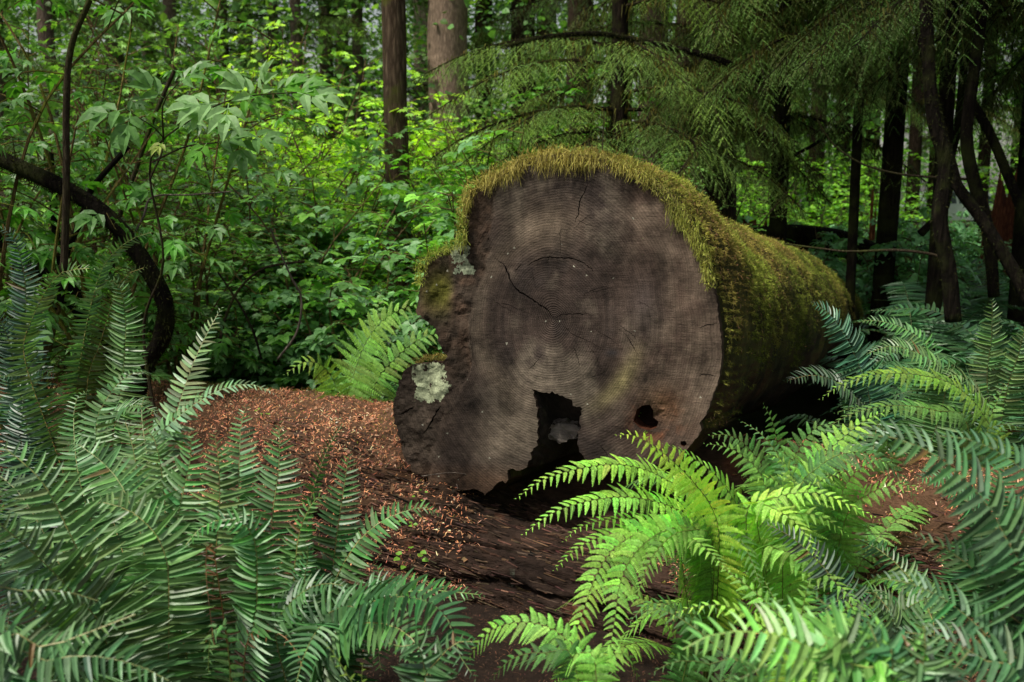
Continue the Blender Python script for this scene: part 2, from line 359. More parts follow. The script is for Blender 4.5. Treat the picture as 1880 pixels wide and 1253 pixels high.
def lady_frond(pts, hint=(0, -.5, .86), W=.10, t0=.25, col=(.13, .32, .045), seed=0, gap=.024, droop=.35, stem=(.16, .2, .05)):
    rng = np.random.default_rng(seed); a = Acc(); col = np.array(col) * np.array([1.36, 1.10, 1.7])
    c = curve(pts, 60); Ln = clen(c); T, S, Nn = spine_frame(c, hint); tt = np.linspace(0, 1, 60)
    a.tube(c[::2], np.interp(tt[::2], [0, 1], [.0032, .0006]), 4, np.array(stem), cap=False)
    n = max(12, int(Ln * (1 - t0) / gap)); t = t0 + (1 - t0) * (np.arange(n) + .5) / n
    K = 17
    for sgn in (-1, 1):
        tj = np.clip(t + sgn * .2 / n, 0, .998); idx = tj * 59; i0 = idx.astype(int); f = (idx - i0)[:, None]; i1 = np.minimum(i0 + 1, 59)
        pos = c[i0]*(1-f)+c[i1]*f; Tt = norm(T[i0]*(1-f)+T[i1]*f); Ss = norm(S[i0]*(1-f)+S[i1]*f); NN = norm(Nn[i0]*(1-f)+Nn[i1]*f)
        u = (tj - t0) / (1 - t0)
        prof = np.interp(u, [0, .15, .4, .7, .9, 1], [.45, .8, 1, .66, .27, .05])
        L = W * prof * (1 + .05 * rng.standard_normal(n))
        ang = R(10) + u * R(24) + R(4) * rng.standard_normal(n)
        D = norm(sgn * Ss * np.cos(ang)[:, None] + Tt * np.sin(ang)[:, None] + NN * .12)
        s = (np.arange(K) + .4) / K                       # along the pinna
        dr = droop * (1 + .3 * rng.standard_normal(n))
        q = pos[:, None] + D[:, None] * (L[:, None] * s)[..., None] + Tt[:, None] * (L[:, None] * .10 * s**2)[..., None] + np.array([0, 0, -1.0]) * (L * dr)[:, None, None] * (s**2)[None, :, None] 
        # thin midrib
        w = .0009
        A = q - Tt[:, None] * w; B = q + Tt[:, None] * w
        Vs = np.stack([A, B], 2).reshape(-1, 3); b = (np.arange(n)[:, None] * K + np.arange(K - 1)[None]) * 2
        Fq = np.stack([b, b + 1, b + 3, b + 2], -1).reshape(-1, 4); a.add(Vs, Fq, np.array(col) * 1.1)
        base = vary(col, n, .2, rng)
        for s2 in (-1, 1):
            pl = np.minimum(L[:, None] * .22, gap * .60) * np.interp(s, [0, .1, .5, .85, 1], [.8, 1, .72, .36, .12])[None] * (1 + .08 * rng.standard_normal((n, K)))
            Dl = D[:, None] + np.array([0, 0, -1.0]) * (dr[:, None, None] * 2 * s[None, :, None])
            Dl = norm(Dl)
            cr = norm(np.cross(NN[:, None] + 0 * Dl, Dl)) * s2
            d = norm(cr * .9 + Dl * (.38 + .25 * s[None, :, None]) - NN[:, None] * .10)
            Fm = frames(d.reshape(-1, 3), (NN[:, None] + 0 * Dl + .12 * rng.standard_normal((n, K, 3))).reshape(-1, 3))
            pw = np.minimum(L[:, None] / K * 1.9 + 0 * pl, pl * 1.15)
            S3 = np.stack([pw, pl, pl], -1).reshape(-1, 3)
            cc = np.repeat(base, K, 0) * (1 + .10 * rng.standard_normal((n * K, 1)))
            a.scatter(PNV, PNF, Fm, q.reshape(-1, 3), S3, np.clip(cc, .003, 1))
    return a

NFERN = [0]
def hero_fern(kind, name, label, crown, fronds, group=None, fill=0, tint=(1, 1, 1, 1), W=.085, cat='fern', t0=.12, fillL=(.6, .95), fillz=.55, col=None, gap=None, neck=None, fdir=None):
    """fronds: list of (pixel points from the tip downwards, tip depth, depth of the last point, options)"""
    crown = np.array(crown, float); root = thing(name, label, cat, tuple(crown), group)
    mat = M_SWORD if kind == 'sword' else M_LADY; fn = sword_frond if kind == 'sword' else lady_frond
    for k, fr in enumerate(fronds):
        px, y0, y1 = fr[:3]; o = dict(fr[3]) if len(fr) > 3 else {}
        m = len(px); pts = [P(p[0], p[1], y0 + (y1 - y0) * (q / max(1, m - 1))) for q, p in enumerate(px)]
        start = [crown + np.array([random.uniform(-.03, .03), random.uniform(-.03, .03), 0])]
        if o.pop('free', False): start = []
        sp = np.array(start + pts[::-1]) - crown
        NFERN[0] += 1
        kw = dict(W=W, t0=t0, seed=NFERN[0]); 
        if col is not None: kw['col'] = col
        if gap is not None: kw['gap'] = gap
        kw.update(o)
        a = fn(sp, **kw); ob = link('frond', a.mesh('frond', [mat]), root); b_ = random.uniform(.85, 1.35); y_ = random.uniform(.95, 1.25) if kind == 'sword' else random.uniform(.92, 1.08); ob.color = (tint[0] * b_ * y_, tint[1] * b_, tint[2] * b_ * .95, 1)
    for k in range(fill):
        ang = random.uniform(0, 2 * math.pi) if fdir is None else random.uniform(*fdir); L = random.uniform(*fillL); rise = random.uniform(.55, 1.0) * fillz
        d = np.array([math.cos(ang), math.sin(ang), 0])
        sp = np.array([(0, 0, 0), d * L * .28 + np.array([0, 0, rise * .8]), d * L * .62 + np.array([0, 0, rise * 1.05]), d * L * .95 + np.array([0, 0, rise * random.uniform(.5, .8)])])
        NFERN[0] += 1; hint = -d * .5 + np.array([0, 0, 1.0])
        kw = dict(W=W * random.uniform(.8, 1), t0=t0, seed=NFERN[0], hint=hint)
        if col is not None: kw['col'] = col
        if gap is not None: kw['gap'] = gap
        ob = link('frond', fn(sp, **kw).mesh('frond', [mat]), root); ob.color = tint
    return root

# ---- left foreground sword ferns
G = ground_z
FACE = (0, -.75, .66)
hero_fern('sword', 'sword_fern', 'large dark green sword fern filling the bottom left corner of the picture', (GX(215, 2.35), 2.35, G(-.9, 2.35)), [
    ([(-5, 812), (75, 882), (128, 980), (165, 1060), (200, 1160), (225, 1260)], 2.3, 2.3, dict(W=.115, hint=FACE, gap=.021)),
    ([(-40, 930), (38, 995), (91, 1044), (150, 1110), (200, 1200)], 2.1, 2.25, dict(W=.10, hint=FACE)),
    ([(-10, 1063), (57, 1112), (113, 1173), (180, 1260)], 2.0, 2.2, dict(W=.10, hint=FACE)),
    ([(125, 814), (151, 821), (208, 870), (240, 930), (265, 1020), (270, 1200)], 2.7, 2.45, dict(W=.10, hint=FACE)),
    ([(150, 925), (200, 925), (255, 950), (300, 1010), (310, 1130)], 2.45, 2.4, dict(W=.09, hint=FACE)),
    ([(-30, 1150), (60, 1180), (140, 1230), (190, 1300)], 1.9, 2.2, dict(W=.10)),
    ([(-20, 860), (30, 900), (70, 960), (120, 1060), (180, 1200)], 2.6, 2.4, dict(W=.1, hint=FACE)),
    ([(60, 1010), (110, 1010), (170, 1050), (220, 1130), (240, 1240)], 2.35, 2.3, dict(W=.09)),
], fill=3, W=.095, fillL=(.5, .8), fillz=.5)
hero_fern('sword', 'sword_fern', 'dense sword fern in the left foreground with a row of tall upright fronds', (GX(345, 2.75), 2.75, G(-.9, 2.75)), [
    ([(351, 788), (349, 848), (328, 942), (321, 1014), (321, 1093), (332, 1165), (350, 1240)], 2.6, 2.6, dict(W=.105, hint=FACE)),
    ([(393, 791), (402, 855), (402, 950), (393, 1044), (385, 1150), (370, 1240)], 2.75, 2.7, dict(W=.10, hint=FACE)),
    ([(226, 764), (242, 814), (255, 890), (262, 970), (290, 1110), (320, 1240)], 2.95, 2.8, dict(W=.095, hint=FACE)),
    ([(262, 782), (283, 806), (298, 875), (304, 950), (310, 1100), (330, 1240)], 2.85, 2.75, dict(W=.095, hint=FACE)),
    ([(452, 742), (443, 780), (440, 830), (435, 930), (415, 1080)], 3.05, 2.85, dict(W=.095, hint=FACE)),
    ([(268, 725), (260, 745), (264, 800), (280, 900), (310, 1100)], 3.15, 2.9, dict(W=.085, hint=FACE)),
    ([(457, 833), (445, 890), (430, 960), (400, 1100)], 2.95, 2.85, dict(W=.08, hint=FACE)),
    ([(513, 775), (512, 855), (500, 950), (491, 1044), (480, 1139), (440, 1240)], 2.85, 2.75, dict(W=.10, hint=FACE)),
    ([(330, 1015), (375, 965), (430, 955), (466, 990), (472, 1070), (460, 1180)], 2.35, 2.5, dict(W=.07, col=(.06, .19, .045))),
    ([(408, 563), (387, 600), (360, 655), (341, 706), (325, 756), (300, 850), (310, 1050)], 3.3, 3.1, dict(W=.095, hint=(-.35, -.8, .5), col=(.14, .25, .13))),
    ([(511, 727), (470, 708), (430, 708), (383, 727), (330, 765), (290, 820), (300, 1000)], 3.2, 3.1, dict(W=.08, hint=(-.1, -.35, .93), col=(.14, .25, .13))),
    ([(291, 700), (268, 683), (235, 690), (199, 728), (176, 790), (200, 930)], 3.5, 3.2, dict(W=.075, hint=(0, -.4, .9))),
    ([(165, 716), (140, 735), (136, 800), (150, 900), (200, 1050)], 3.4, 3.1, dict(W=.08)),
], fill=2, W=.09, fillL=(.45, .7), fillz=.4)
hero_fern('sword', 'sword_fern', 'sword fern in front of the lower fallen log, one frond laid across the orange needles', (GX(570, 2.75), 2.75, G(-.55, 2.75)), [
    ([(642, 826), (634, 880), (623, 950), (612, 1037), (600, 1110), (585, 1200)], 2.95, 2.85, dict(W=.085, hint=FACE)),
    ([(812, 948), (780, 932), (735, 942), (694, 962), (650, 1005), (610, 1080), (590, 1160)], 2.95, 2.85, dict(W=.075, hint=(0, -.5, .86))),
    ([(875, 1250), (842, 1200), (826, 1145), (790, 1108), (730, 1096), (670, 1112), (620, 1155), (590, 1210)], 2.25, 2.5, dict(W=.10, hint=(0, -.35, .93))),
    ([(891, 1094), (840, 1088), (777, 1084), (720, 1096), (650, 1140), (600, 1200)], 2.6, 2.65, dict(W=.06, col=(.06, .19, .04))),
    ([(563, 995), (566, 1020), (560, 1060), (556, 1120), (560, 1200)], 2.5, 2.6, dict(W=.065, hint=FACE)),
    ([(640, 1078), (600, 1072), (560, 1085), (520, 1125), (510, 1190)], 2.35, 2.5, dict(W=.07)),
    ([(612, 920), (585, 912), (560, 950), (545, 1010), (545, 1130)], 2.8, 2.75, dict(W=.06, col=(.07, .2, .05))),
    ([(636, 768), (608, 812), (588, 858), (570, 920), (560, 1010), (560, 1150)], 3.1, 2.9, dict(W=.06, hint=(1, -.2, .25))),
    ([(700, 1240), (690, 1170), (660, 1120), (620, 1120), (590, 1180)], 2.35, 2.5, dict(W=.09)),
    ([(800, 1270), (770, 1190), (720, 1150), (650, 1150), (600, 1210)], 2.2, 2.45, dict(W=.09)),
    ([(540, 1270), (560, 1200), (590, 1150), (600, 1200)], 2.2, 2.5, dict(W=.08)),
    ([(690, 1030), (700, 1075), (690, 1120), (650, 1180), (610, 1230)], 2.7, 2.7, dict(W=.07, hint=FACE)),
    ([(760, 1085), (715, 1068), (680, 1090), (640, 1150)], 2.6, 2.65, dict(W=.07)),
], fill=4, W=.09, fillL=(.4, .6), fillz=.4, col=(.055, .16, .05))
hero_fern('sword', 'sword_fern', 'blurred sword fern frond tips nearest the camera at the lower left corner', (GX(-20, 1.9), 1.75, -.25), [
    ([(330, 1262), (260, 1225), (170, 1205), (80, 1215), (-20, 1260)], 1.75, 1.75, dict(W=.085)),
    ([(270, 1120), (180, 1155), (90, 1190), (-20, 1240)], 1.8, 1.75, dict(W=.06)),
    ([(200, 1110), (110, 1085), (20, 1090), (-60, 1130)], 1.95, 1.8, dict(W=.06)),
], fill=0, col=(.07, .16, .06))
hero_fern('lady', 'lady_fern', 'small yellow-green fern at the bottom edge between the sword fern and the log', (GX(640, 2.0), 2.1, -.2), [
    ([(597, 1177), (622, 1215), (650, 1262), (670, 1330)], 2.15, 2.1, dict(hint=FACE)),
    ([(668, 1205), (664, 1240), (668, 1290), (672, 1330)], 2.15, 2.1, dict(hint=FACE)),
], W=.06, col=(.12, .24, .02))
hero_fern('lady', 'lady_fern', 'little pale fern frond hanging point down among the left sword ferns', (GX(370, 2.3), 2.4, -.2), [
    ([(383, 1248), (383, 1205), (388, 1165), (405, 1150), (420, 1200)], 2.25, 2.3, dict(hint=FACE)),
], W=.05, t0=.35, col=(.09, .22, .05))
# ---- left middle distance sword ferns with upright fronds
hero_fern('sword', 'sword_fern', 'tall upright sword fern at the left below the curved mossy trunk, tips bending right', (GX(190, 3.9), 3.9, G(-1.6, 3.9)), [
    ([(291, 423), (237, 442), (191, 486), (168, 555), (153, 630), (140, 740), (160, 880)], 3.8, 3.9, dict(W=.075, hint=(1, -.35, .3))),
    ([(191, 508), (218, 524), (230, 575), (230, 640), (222, 720), (205, 860)], 3.8, 3.9, dict(W=.10, hint=FACE)),
    ([(276, 488), (230, 507), (207, 553), (184, 630), (160, 706), (165, 860)], 3.9, 3.9, dict(W=.07, hint=(.7, -.6, .3), col=(.07, .10, .02))),
    ([(182, 492), (115, 500), (84, 534), (57, 591), (45, 660), (110, 850)], 3.8, 3.9, dict(W=.08, hint=(1, -.4, .3))),
    ([(290, 760), (250, 745), (205, 770), (180, 850)], 3.5, 3.8, dict(W=.08)),
], fill=8, W=.09, fillL=(.5, .75), fillz=.5)
hero_fern('sword', 'sword_fern', 'sword fern at the left edge with one tall pale frond curling over at the top', (GX(40, 4.1), 4.1, G(-2.1, 4.1)), [
    ([(-8, 418), (25, 435), (46, 515), (48, 591), (50, 680), (50, 850)], 4.0, 4.1, dict(W=.095, hint=FACE, col=(.05, .11, .07))),
    ([(-30, 560), (-5, 580), (20, 640), (35, 740)], 4.0, 4.1, dict(hint=FACE)),
    ([(100, 690), (75, 680), (50, 720), (40, 820)], 3.9, 4.0, dict(W=.09)),
    ([(-30, 700), (10, 690), (40, 730), (55, 830)], 3.8, 4.0, dict(W=.09)),
], fill=8, W=.09, fillL=(.5, .75), fillz=.5, col=(.03, .085, .045))
# ---- lady fern behind the lower log
hero_fern('lady', 'lady_fern', 'bright green lady fern standing behind the lower log, left of the cut face', (GX(650, 5.75), 5.75, G(-.9, 5.75)), [
    ([(778, 555), (722, 575), (680, 615), (652, 680), (634, 765)], 5.4, 5.6, dict(W=.24, hint=(-.2, -.8, .55), gap=.045)),
    ([(520, 690), (560, 665), (600, 680), (628, 750)], 5.3, 5.6, dict(W=.14, hint=(0, -.8, .6))),
    ([(840, 620), (790, 615), (735, 650), (680, 730)], 5.7, 5.7, dict(W=.17, gap=.04, hint=(0, -.8, .6))),
    ([(700, 520), (690, 590), (665, 670), (645, 765)], 6.1, 5.8, dict(W=.15, hint=(0, -.9, .4), col=(.12, .3, .05))),
], W=.14, t0=.25, gap=.040, fill=0, col=(.17, .40, .05))
# ---- the bright lady fern in front of the log
hero_fern('lady', 'lady_fern', 'bright yellow-green lady fern in front of the sawn end of the big log', (GX(1310, 3.55), 3.5, G(.7, 3.5)), [
    ([(945, 918), (996, 882), (1072, 859), (1147, 854), (1220, 880), (1290, 950)], 3.05, 3.35, dict(W=.105, col=(.26, .58, .06))),
    ([(957, 984), (1015, 942), (1091, 918), (1166, 914), (1240, 935), (1300, 985)], 3.0, 3.3, dict(W=.105, col=(.24, .54, .06))),
    ([(1032, 997), (1068, 966), (1147, 952), (1230, 965), (1300, 1010)], 3.0, 3.3, dict(W=.07, col=(.2, .48, .055))),
    ([(1215, 815), (1255, 830), (1320, 880), (1360, 950), (1350, 1010)], 3.1, 3.3, dict(W=.11, gap=.03)),
    ([(1015, 1050), (1053, 1012), (1110, 984), (1200, 975), (1290, 1010)], 2.9, 3.25, dict(W=.09)),
    ([(1129, 800), (1165, 800), (1215, 830), (1270, 882), (1310, 940), (1320, 1020)], 2.95, 3.2, dict(W=.115, hint=(-.35, -.75, .55), col=(.42, .78, .08), gap=.03)),  # top fronds coloured brightest to paint in the light on them
    ([(1185, 790), (1190, 815), (1240, 860), (1300, 920), (1330, 1010)], 3.0, 3.25, dict(W=.11, hint=(-.2, -.6, .75), col=(.36, .70, .08), gap=.03)),
    ([(1115, 1252), (1121, 1190), (1130, 1130), (1140, 1065), (1175, 1005), (1240, 970), (1300, 1010)], 2.6, 3.2, dict(W=.095, hint=(0, -.9, .4))),
    ([(1019, 1254), (1045, 1195), (1072, 1120), (1095, 1055), (1135, 1000), (1210, 970), (1290, 1010)], 2.6, 3.2, dict(W=.09, hint=(0, -.9, .4))),
    ([(1165, 1115), (1185, 1050), (1215, 1000), (1260, 975), (1310, 1010)], 2.85, 3.2, dict(W=.09, hint=(0, -.8, .6), col=(.14, .36, .045))),
    ([(1290, 815), (1330, 820), (1365, 838), (1400, 880), (1400, 960)], 3.7, 3.6, dict(W=.10, hint=(-.3, -.7, .6), col=(.14, .36, .045))),
    ([(1350, 1060), (1310, 1020), (1270, 990), (1250, 1010)], 2.9, 3.2, dict(W=.09)),
    ([(1240, 1090), (1240, 1040), (1260, 990), (1300, 985)], 3.0, 3.3, dict(W=.08, col=(.06, .18, .03))),
    ([(1400, 1090), (1380, 1030), (1350, 980), (1320, 1000)], 3.0, 3.3, dict(W=.09, col=(.08, .22, .035))),
], W=.105, t0=.25, gap=.026, fill=5, fillL=(.55, .8), fillz=.5, col=(.19, .46, .05))
hero_fern('lady', 'lady_fern', 'lady fern right of the bright one, fronds reaching over the brown litter', (GX(1460, 3.5), 3.45, G(1.0, 3.4)), [
    ([(1617, 955), (1554, 925), (1495, 905), (1416, 917), (1370, 970)], 3.0, 3.2, dict(W=.09, col=(.26, .58, .06))),
    ([(1597, 862), (1534, 872), (1480, 900), (1440, 960)], 3.2, 3.4, dict(W=.055)),
    ([(1632, 752), (1580, 778), (1520, 830), (1480, 885), (1460, 970)], 3.5, 3.45, dict(W=.13, hint=(-.4, -.75, .5))),
    ([(1503, 1030), (1470, 970), (1420, 935), (1390, 960)], 2.9, 3.2, dict(W=.10, col=(.24, .54, .06))),
    ([(1585, 1120), (1540, 1075), (1480, 1030), (1430, 1010), (1400, 1030)], 2.8, 3.2, dict(W=.11)),
    ([(1490, 800), (1500, 850), (1480, 920)], 3.7, 3.5, dict(W=.09, col=(.08, .22, .04))),
    ([(1690, 930), (1640, 860), (1570, 830), (1500, 860), (1460, 940)], 3.3, 3.4, dict(W=.10, col=(.07, .2, .04))),
    ([(1355, 770), (1400, 800), (1440, 860), (1450, 940)], 3.8, 3.6, dict(W=.08, col=(.07, .2, .04))),
    ([(1370, 880), (1420, 880), (1450, 920), (1460, 980)], 3.2, 3.3, dict(W=.10)),
    ([(1560, 985), (1510, 950), (1470, 945), (1440, 980)], 3.1, 3.2, dict(W=.10)),
    ([(1400, 830), (1440, 850), (1460, 900), (1450, 980)], 3.4, 3.4, dict(W=.10)),
], W=.10, t0=.28, gap=.026, fill=5, fillL=(.5, .7), fillz=.42, col=(.18, .44, .05))
hero_fern('lady', 'lady_fern', 'lady fern at the bottom centre arching left in front of the brown log side', (GX(1090, 2.3), 2.3, -.2), [
    ([(857, 1214), (890, 1168), (930, 1146), (990, 1146), (1040, 1175), (1070, 1240)], 2.5, 2.4, dict(W=.085)),
    ([(900, 1250), (940, 1210), (1000, 1200), (1060, 1240)], 2.4, 2.35, dict(W=.075, col=(.07, .2, .035))),
    ([(1175, 1250), (1150, 1200), (1110, 1215), (1090, 1260)], 2.4, 2.3, dict(W=.07)),
    ([(1010, 1270), (1035, 1220), (1075, 1200), (1095, 1260)], 2.4, 2.3, dict(W=.07)),
], W=.08, t0=.35, gap=.022, col=(.16, .42, .05))
hero_fern('lady', 'lady_fern', 'lady fern at the lower right with a small pale frond pointing left', (GX(1480, 2.2), 2.2, -.22), [
    ([(1225, 1136), (1260, 1118), (1298, 1112), (1337, 1114), (1400, 1150), (1450, 1230)], 2.25, 2.2, dict(W=.07, col=(.26, .58, .06))),
    ([(1310, 1030), (1350, 1060), (1400, 1100), (1450, 1160), (1480, 1240)], 2.6, 2.4, dict(W=.09)),
    ([(1490, 1050), (1480, 1090), (1470, 1150), (1480, 1240)], 2.6, 2.4, dict(W=.1)),
    ([(1620, 1120), (1580, 1110), (1530, 1140), (1490, 1220)], 2.5, 2.3, dict(W=.09)),
    ([(1190, 1240), (1240, 1215), (1300, 1220), (1380, 1260)], 2.2, 2.2, dict(W=.07, col=(.07, .2, .035))),
    ([(1160, 1130), (1210, 1120), (1270, 1150), (1340, 1210), (1400, 1270)], 2.6, 2.4, dict(W=.07, col=(.06, .17, .035))),
    ([(1400, 1060), (1425, 1110), (1445, 1180), (1460, 1250)], 2.7, 2.4, dict(W=.10, col=(.08, .23, .04))),
], W=.09, t0=.25, gap=.024, fill=3, fillL=(.4, .6), fillz=.42, col=(.16, .42, .05))
# ---- blurred near sword ferns on the right
hero_fern('sword', 'sword_fern', 'blurred near sword fern leaning in from the right edge with long fronds', (GX(1990, 2.0), 2.0, -.25), [
    ([(1560, 800), (1620, 800), (1691, 822), (1750, 862), (1802, 915), (1845, 985), (1890, 1080), (1960, 1250)], 1.95, 1.9, dict(W=.12, gap=.02)),
    ([(1700, 800), (1770, 805), (1840, 835), (1900, 890), (1960, 1000)], 2.1, 2.0, dict(W=.10)),
    ([(1680, 985), (1740, 1010), (1800, 1060), (1860, 1140), (1930, 1260)], 2.0, 1.9, dict(W=.11)),
    ([(1600, 1060), (1680, 1075), (1760, 1120), (1840, 1200), (1900, 1300)], 1.9, 1.85, dict(W=.09)),
    ([(1720, 900), (1790, 930), (1850, 1000), (1900, 1100)], 2.2, 2.0, dict(W=.10)),
    ([(1800, 880), (1850, 920), (1900, 1000), (1950, 1120)], 2.0, 1.9, dict(W=.10)),
    ([(1640, 1160), (1720, 1170), (1800, 1210), (1880, 1300)], 1.8, 1.8, dict(W=.09)),
], W=.1, col=(.055, .14, .055))
hero_fern('sword', 'sword_fern', 'very close blurred bright fern along the bottom right', (GX(1690, 1.6), 1.6, -.2), [
    ([(1233, 1209), (1278, 1177), (1337, 1160), (1416, 1165), (1495, 1192), (1573, 1232), (1640, 1300)], 1.6, 1.6, dict(W=.10, col=(.17, .38, .08), gap=.019)),
    ([(1340, 1260), (1400, 1225), (1480, 1215), (1570, 1250)], 1.6, 1.6, dict(W=.09, col=(.13, .30, .07))),
    ([(1565, 1095), (1590, 1130), (1610, 1190), (1640, 1280)], 1.65, 1.6, dict(W=.075, col=(.05, .17, .06))),
    ([(1480, 1085), (1540, 1130), (1590, 1200), (1640, 1290)], 1.75, 1.65, dict(W=.085, col=(.05, .19, .05))),
    ([(1690, 1130), (1700, 1180), (1690, 1240), (1680, 1300)], 1.6, 1.6, dict(W=.09, col=(.07, .17, .06))),
    ([(1790, 1180), (1770, 1210), (1730, 1250), (1700, 1300)], 1.6, 1.6, dict(W=.09, col=(.06, .15, .06))),
], W=.09, col=(.12, .26, .07))
hero_fern('sword', 'sword_fern', 'dark sword fern laid flat over the brown litter at the right foreground', (GX(1560, 3.0), 3.0, -.15), [
    ([(1400, 960), (1450, 985), (1510, 1040), (1560, 1110), (1590, 1180)], 3.0, 2.9, dict(W=.07, hint=FACE, col=(.045, .09, .05))),
    ([(1600, 1000), (1650, 1040), (1700, 1110), (1700, 1200)], 2.9, 2.8, dict(W=.07, hint=FACE)),
    ([(1640, 1130), (1600, 1085), (1640, 1180)], 2.6, 2.7, dict(W=.07)),
    ([(1750, 1100), (1700, 1100), (1640, 1140), (1600, 1220)], 2.6, 2.8, dict(W=.08)),
], W=.08, fill=3, fillL=(.4, .6), fillz=.3)
# dead brown fronds and fallen sticks
hero_fern('sword', 'dead_fern', 'withered brown fern fronds drooping among the left foreground ferns', (GX(420, 2.6), 2.6, -.2), [
    ([(395, 1200), (385, 1120), (378, 1050), (382, 1000), (400, 1060)], 2.4, 2.5, dict(W=.03)),
    ([(110, 1240), (140, 1180), (190, 1160), (260, 1230)], 2.3, 2.5, dict(W=.035)),
    ([(560, 1240), (540, 1190), (500, 1160), (450, 1200)], 2.4, 2.5, dict(W=.035)),
], col=(.13, .075, .03), gap=.03)
# ---- right of the log
hero_fern('lady', 'lady_fern', 'green lady fern beyond the brown litter, just below the dark side of the big log', (GX(1620, 4.3), 4.3, G(1.6, 4.3)), [
    ([(1530, 760), (1580, 750), (1620, 790), (1630, 860)], 4.1, 4.2, dict(W=.10)),
    ([(1690, 800), (1665, 800), (1640, 840), (1625, 900)], 4.1, 4.2, dict(W=.10)),
], W=.11, t0=.2, gap=.03, fill=9, fillL=(.5, .75), fillz=.55, col=(.09, .24, .045))
hero_fern('sword', 'sword_fern', 'sword fern low on the right between the litter and the right edge', (GX(1800, 3.5), 3.5, G(1.6, 3.5)), [
    ([(1680, 880), (1730, 880), (1780, 930), (1800, 1010)], 3.3, 3.4, dict(W=.10)),
    ([(1850, 830), (1840, 880), (1820, 960)], 3.4, 3.4, dict(W=.10)),
], W=.10, fill=9, fillL=(.5, .8), fillz=.5, col=(.05, .15, .05))
hero_fern('lady', 'lady_fern', 'green lady fern between the bright fern and the brown litter, fronds pointing up and right', (GX(1540, 3.75), 3.75, -.1), [
    ([(1490, 790), (1500, 830), (1520, 880), (1530, 940)], 3.5, 3.6, dict(W=.12)),
    ([(1640, 850), (1600, 850), (1560, 880), (1540, 940)], 3.5, 3.6, dict(W=.12)),
    ([(1430, 830), (1460, 840), (1500, 880), (1520, 940)], 3.4, 3.6, dict(W=.12)),
    ([(1700, 900), (1650, 890), (1590, 910), (1550, 960)], 3.4, 3.6, dict(W=.11)),
], W=.12, t0=.2, gap=.028, fill=7, fillL=(.5, .8), fillz=.5, col=(.15, .38, .05))
hero_fern('lady', 'lady_fern', 'deep green lady fern in the shadow under the right side of the big log', (GX(1430, 4.15), 4.15, -.1), [
    ([(1300, 800), (1340, 800), (1380, 830), (1410, 900)], 3.9, 4.0, dict(W=.13, hint=FACE)),
    ([(1560, 790), (1510, 780), (1470, 820), (1440, 900)], 3.9, 4.0, dict(W=.12)),
    ([(1400, 740), (1420, 780), (1430, 850), (1430, 920)], 4.0, 4.1, dict(W=.12, hint=FACE)),
], W=.12, t0=.2, gap=.03, fill=8, fillL=(.5, .8), fillz=.6, col=(.11, .29, .05))
hero_fern('sword', 'sword_fern', 'dark sword fern at the bottom centre between the two front fern groups', (GX(800, 2.3), 2.3, -.25), [
    ([(880, 1180), (840, 1180), (800, 1220), (780, 1290)], 2.2, 2.2, dict(W=.08)),
    ([(700, 1180), (740, 1190), (780, 1240)], 2.2, 2.2, dict(W=.08)),
], W=.08, fill=5, fillL=(.3, .5), fillz=.3, col=(.045, .12, .04))
hero_fern('lady', 'lady_fern', 'shaded lady fern low at the bottom centre right, under the bright fern', (GX(1230, 2.9), 2.9, -.22), [
    ([(1150, 1150), (1190, 1110), (1240, 1120), (1270, 1200)], 2.7, 2.8, dict(W=.08)),
    ([(1330, 1130), (1300, 1110), (1270, 1140), (1260, 1220)], 2.7, 2.8, dict(W=.08)),
], W=.09, t0=.2, fill=10, fillL=(.4, .7), fillz=.32, col=(.07, .2, .035))
hero_fern('sword', 'sword_fern', 'upright sword fern against the dark mossy side of the big log', (GX(1640, 5.1), 5.1, G(1.8, 5.1)), [
    ([(1490, 557), (1520, 575), (1550, 615), (1580, 680), (1600, 760)], 4.9, 5.0, dict(W=.13, hint=FACE, col=(.05, .14, .075))),
    ([(1574, 590), (1615, 590), (1663, 606), (1700, 645), (1700, 760)], 5.2, 5.1, dict(W=.10)),
    ([(1586, 652), (1640, 636), (1695, 655), (1733, 690), (1720, 780)], 4.9, 5.0, dict(W=.10)),
    ([(1440, 700), (1500, 690), (1560, 720), (1600, 790)], 4.8, 5.0, dict(W=.11, col=(.03, .07, .035))),
], fill=9, W=.11, fillL=(.6, .9), fillz=.75, gap=.02)
hero_fern('sword', 'sword_fern', 'sword fern at the right edge with a single upright frond facing the camera', (GX(1830, 5.0), 5.0, G(2.4, 5.0)), [
    ([(1822, 548), (1820, 620), (1812, 690), (1815, 780)], 4.9, 5.0, dict(W=.11, hint=FACE)),
    ([(1885, 590), (1870, 650), (1850, 710), (1835, 790)], 4.9, 5.0, dict(W=.11, hint=FACE)),
    ([(1720, 700), (1760, 690), (1800, 730), (1820, 800)], 4.8, 5.0, dict(W=.10)),
], fill=9, W=.11, fillL=(.6, .9), fillz=.75, gap=.02)
hero_fern('lady', 'lady_fern', 'yellow-green lady fern arching left in front of the dark log side on the right', (GX(1800, 4.2), 4.2, G(2, 4.2)), [
    ([(1503, 735), (1551, 703), (1615, 687), (1695, 690), (1759, 712), (1810, 770), (1830, 860)], 4.1, 4.15, dict(W=.11, col=(.2, .42, .04))),
    ([(1510, 790), (1570, 758), (1640, 745), (1720, 755), (1780, 800)], 4.0, 4.1, dict(W=.10, col=(.09, .24, .04))),
    ([(1850, 700), (1830, 740), (1815, 800)], 4.3, 4.2, dict(W=.10)),
    ([(1880, 790), (1840, 780), (1800, 830)], 4.0, 4.1, dict(W=.11, col=(.06, .18, .05))),
], W=.10, t0=.25, gap=.028, fill=6, fillL=(.5, .8), fillz=.5, col=(.12, .32, .05))

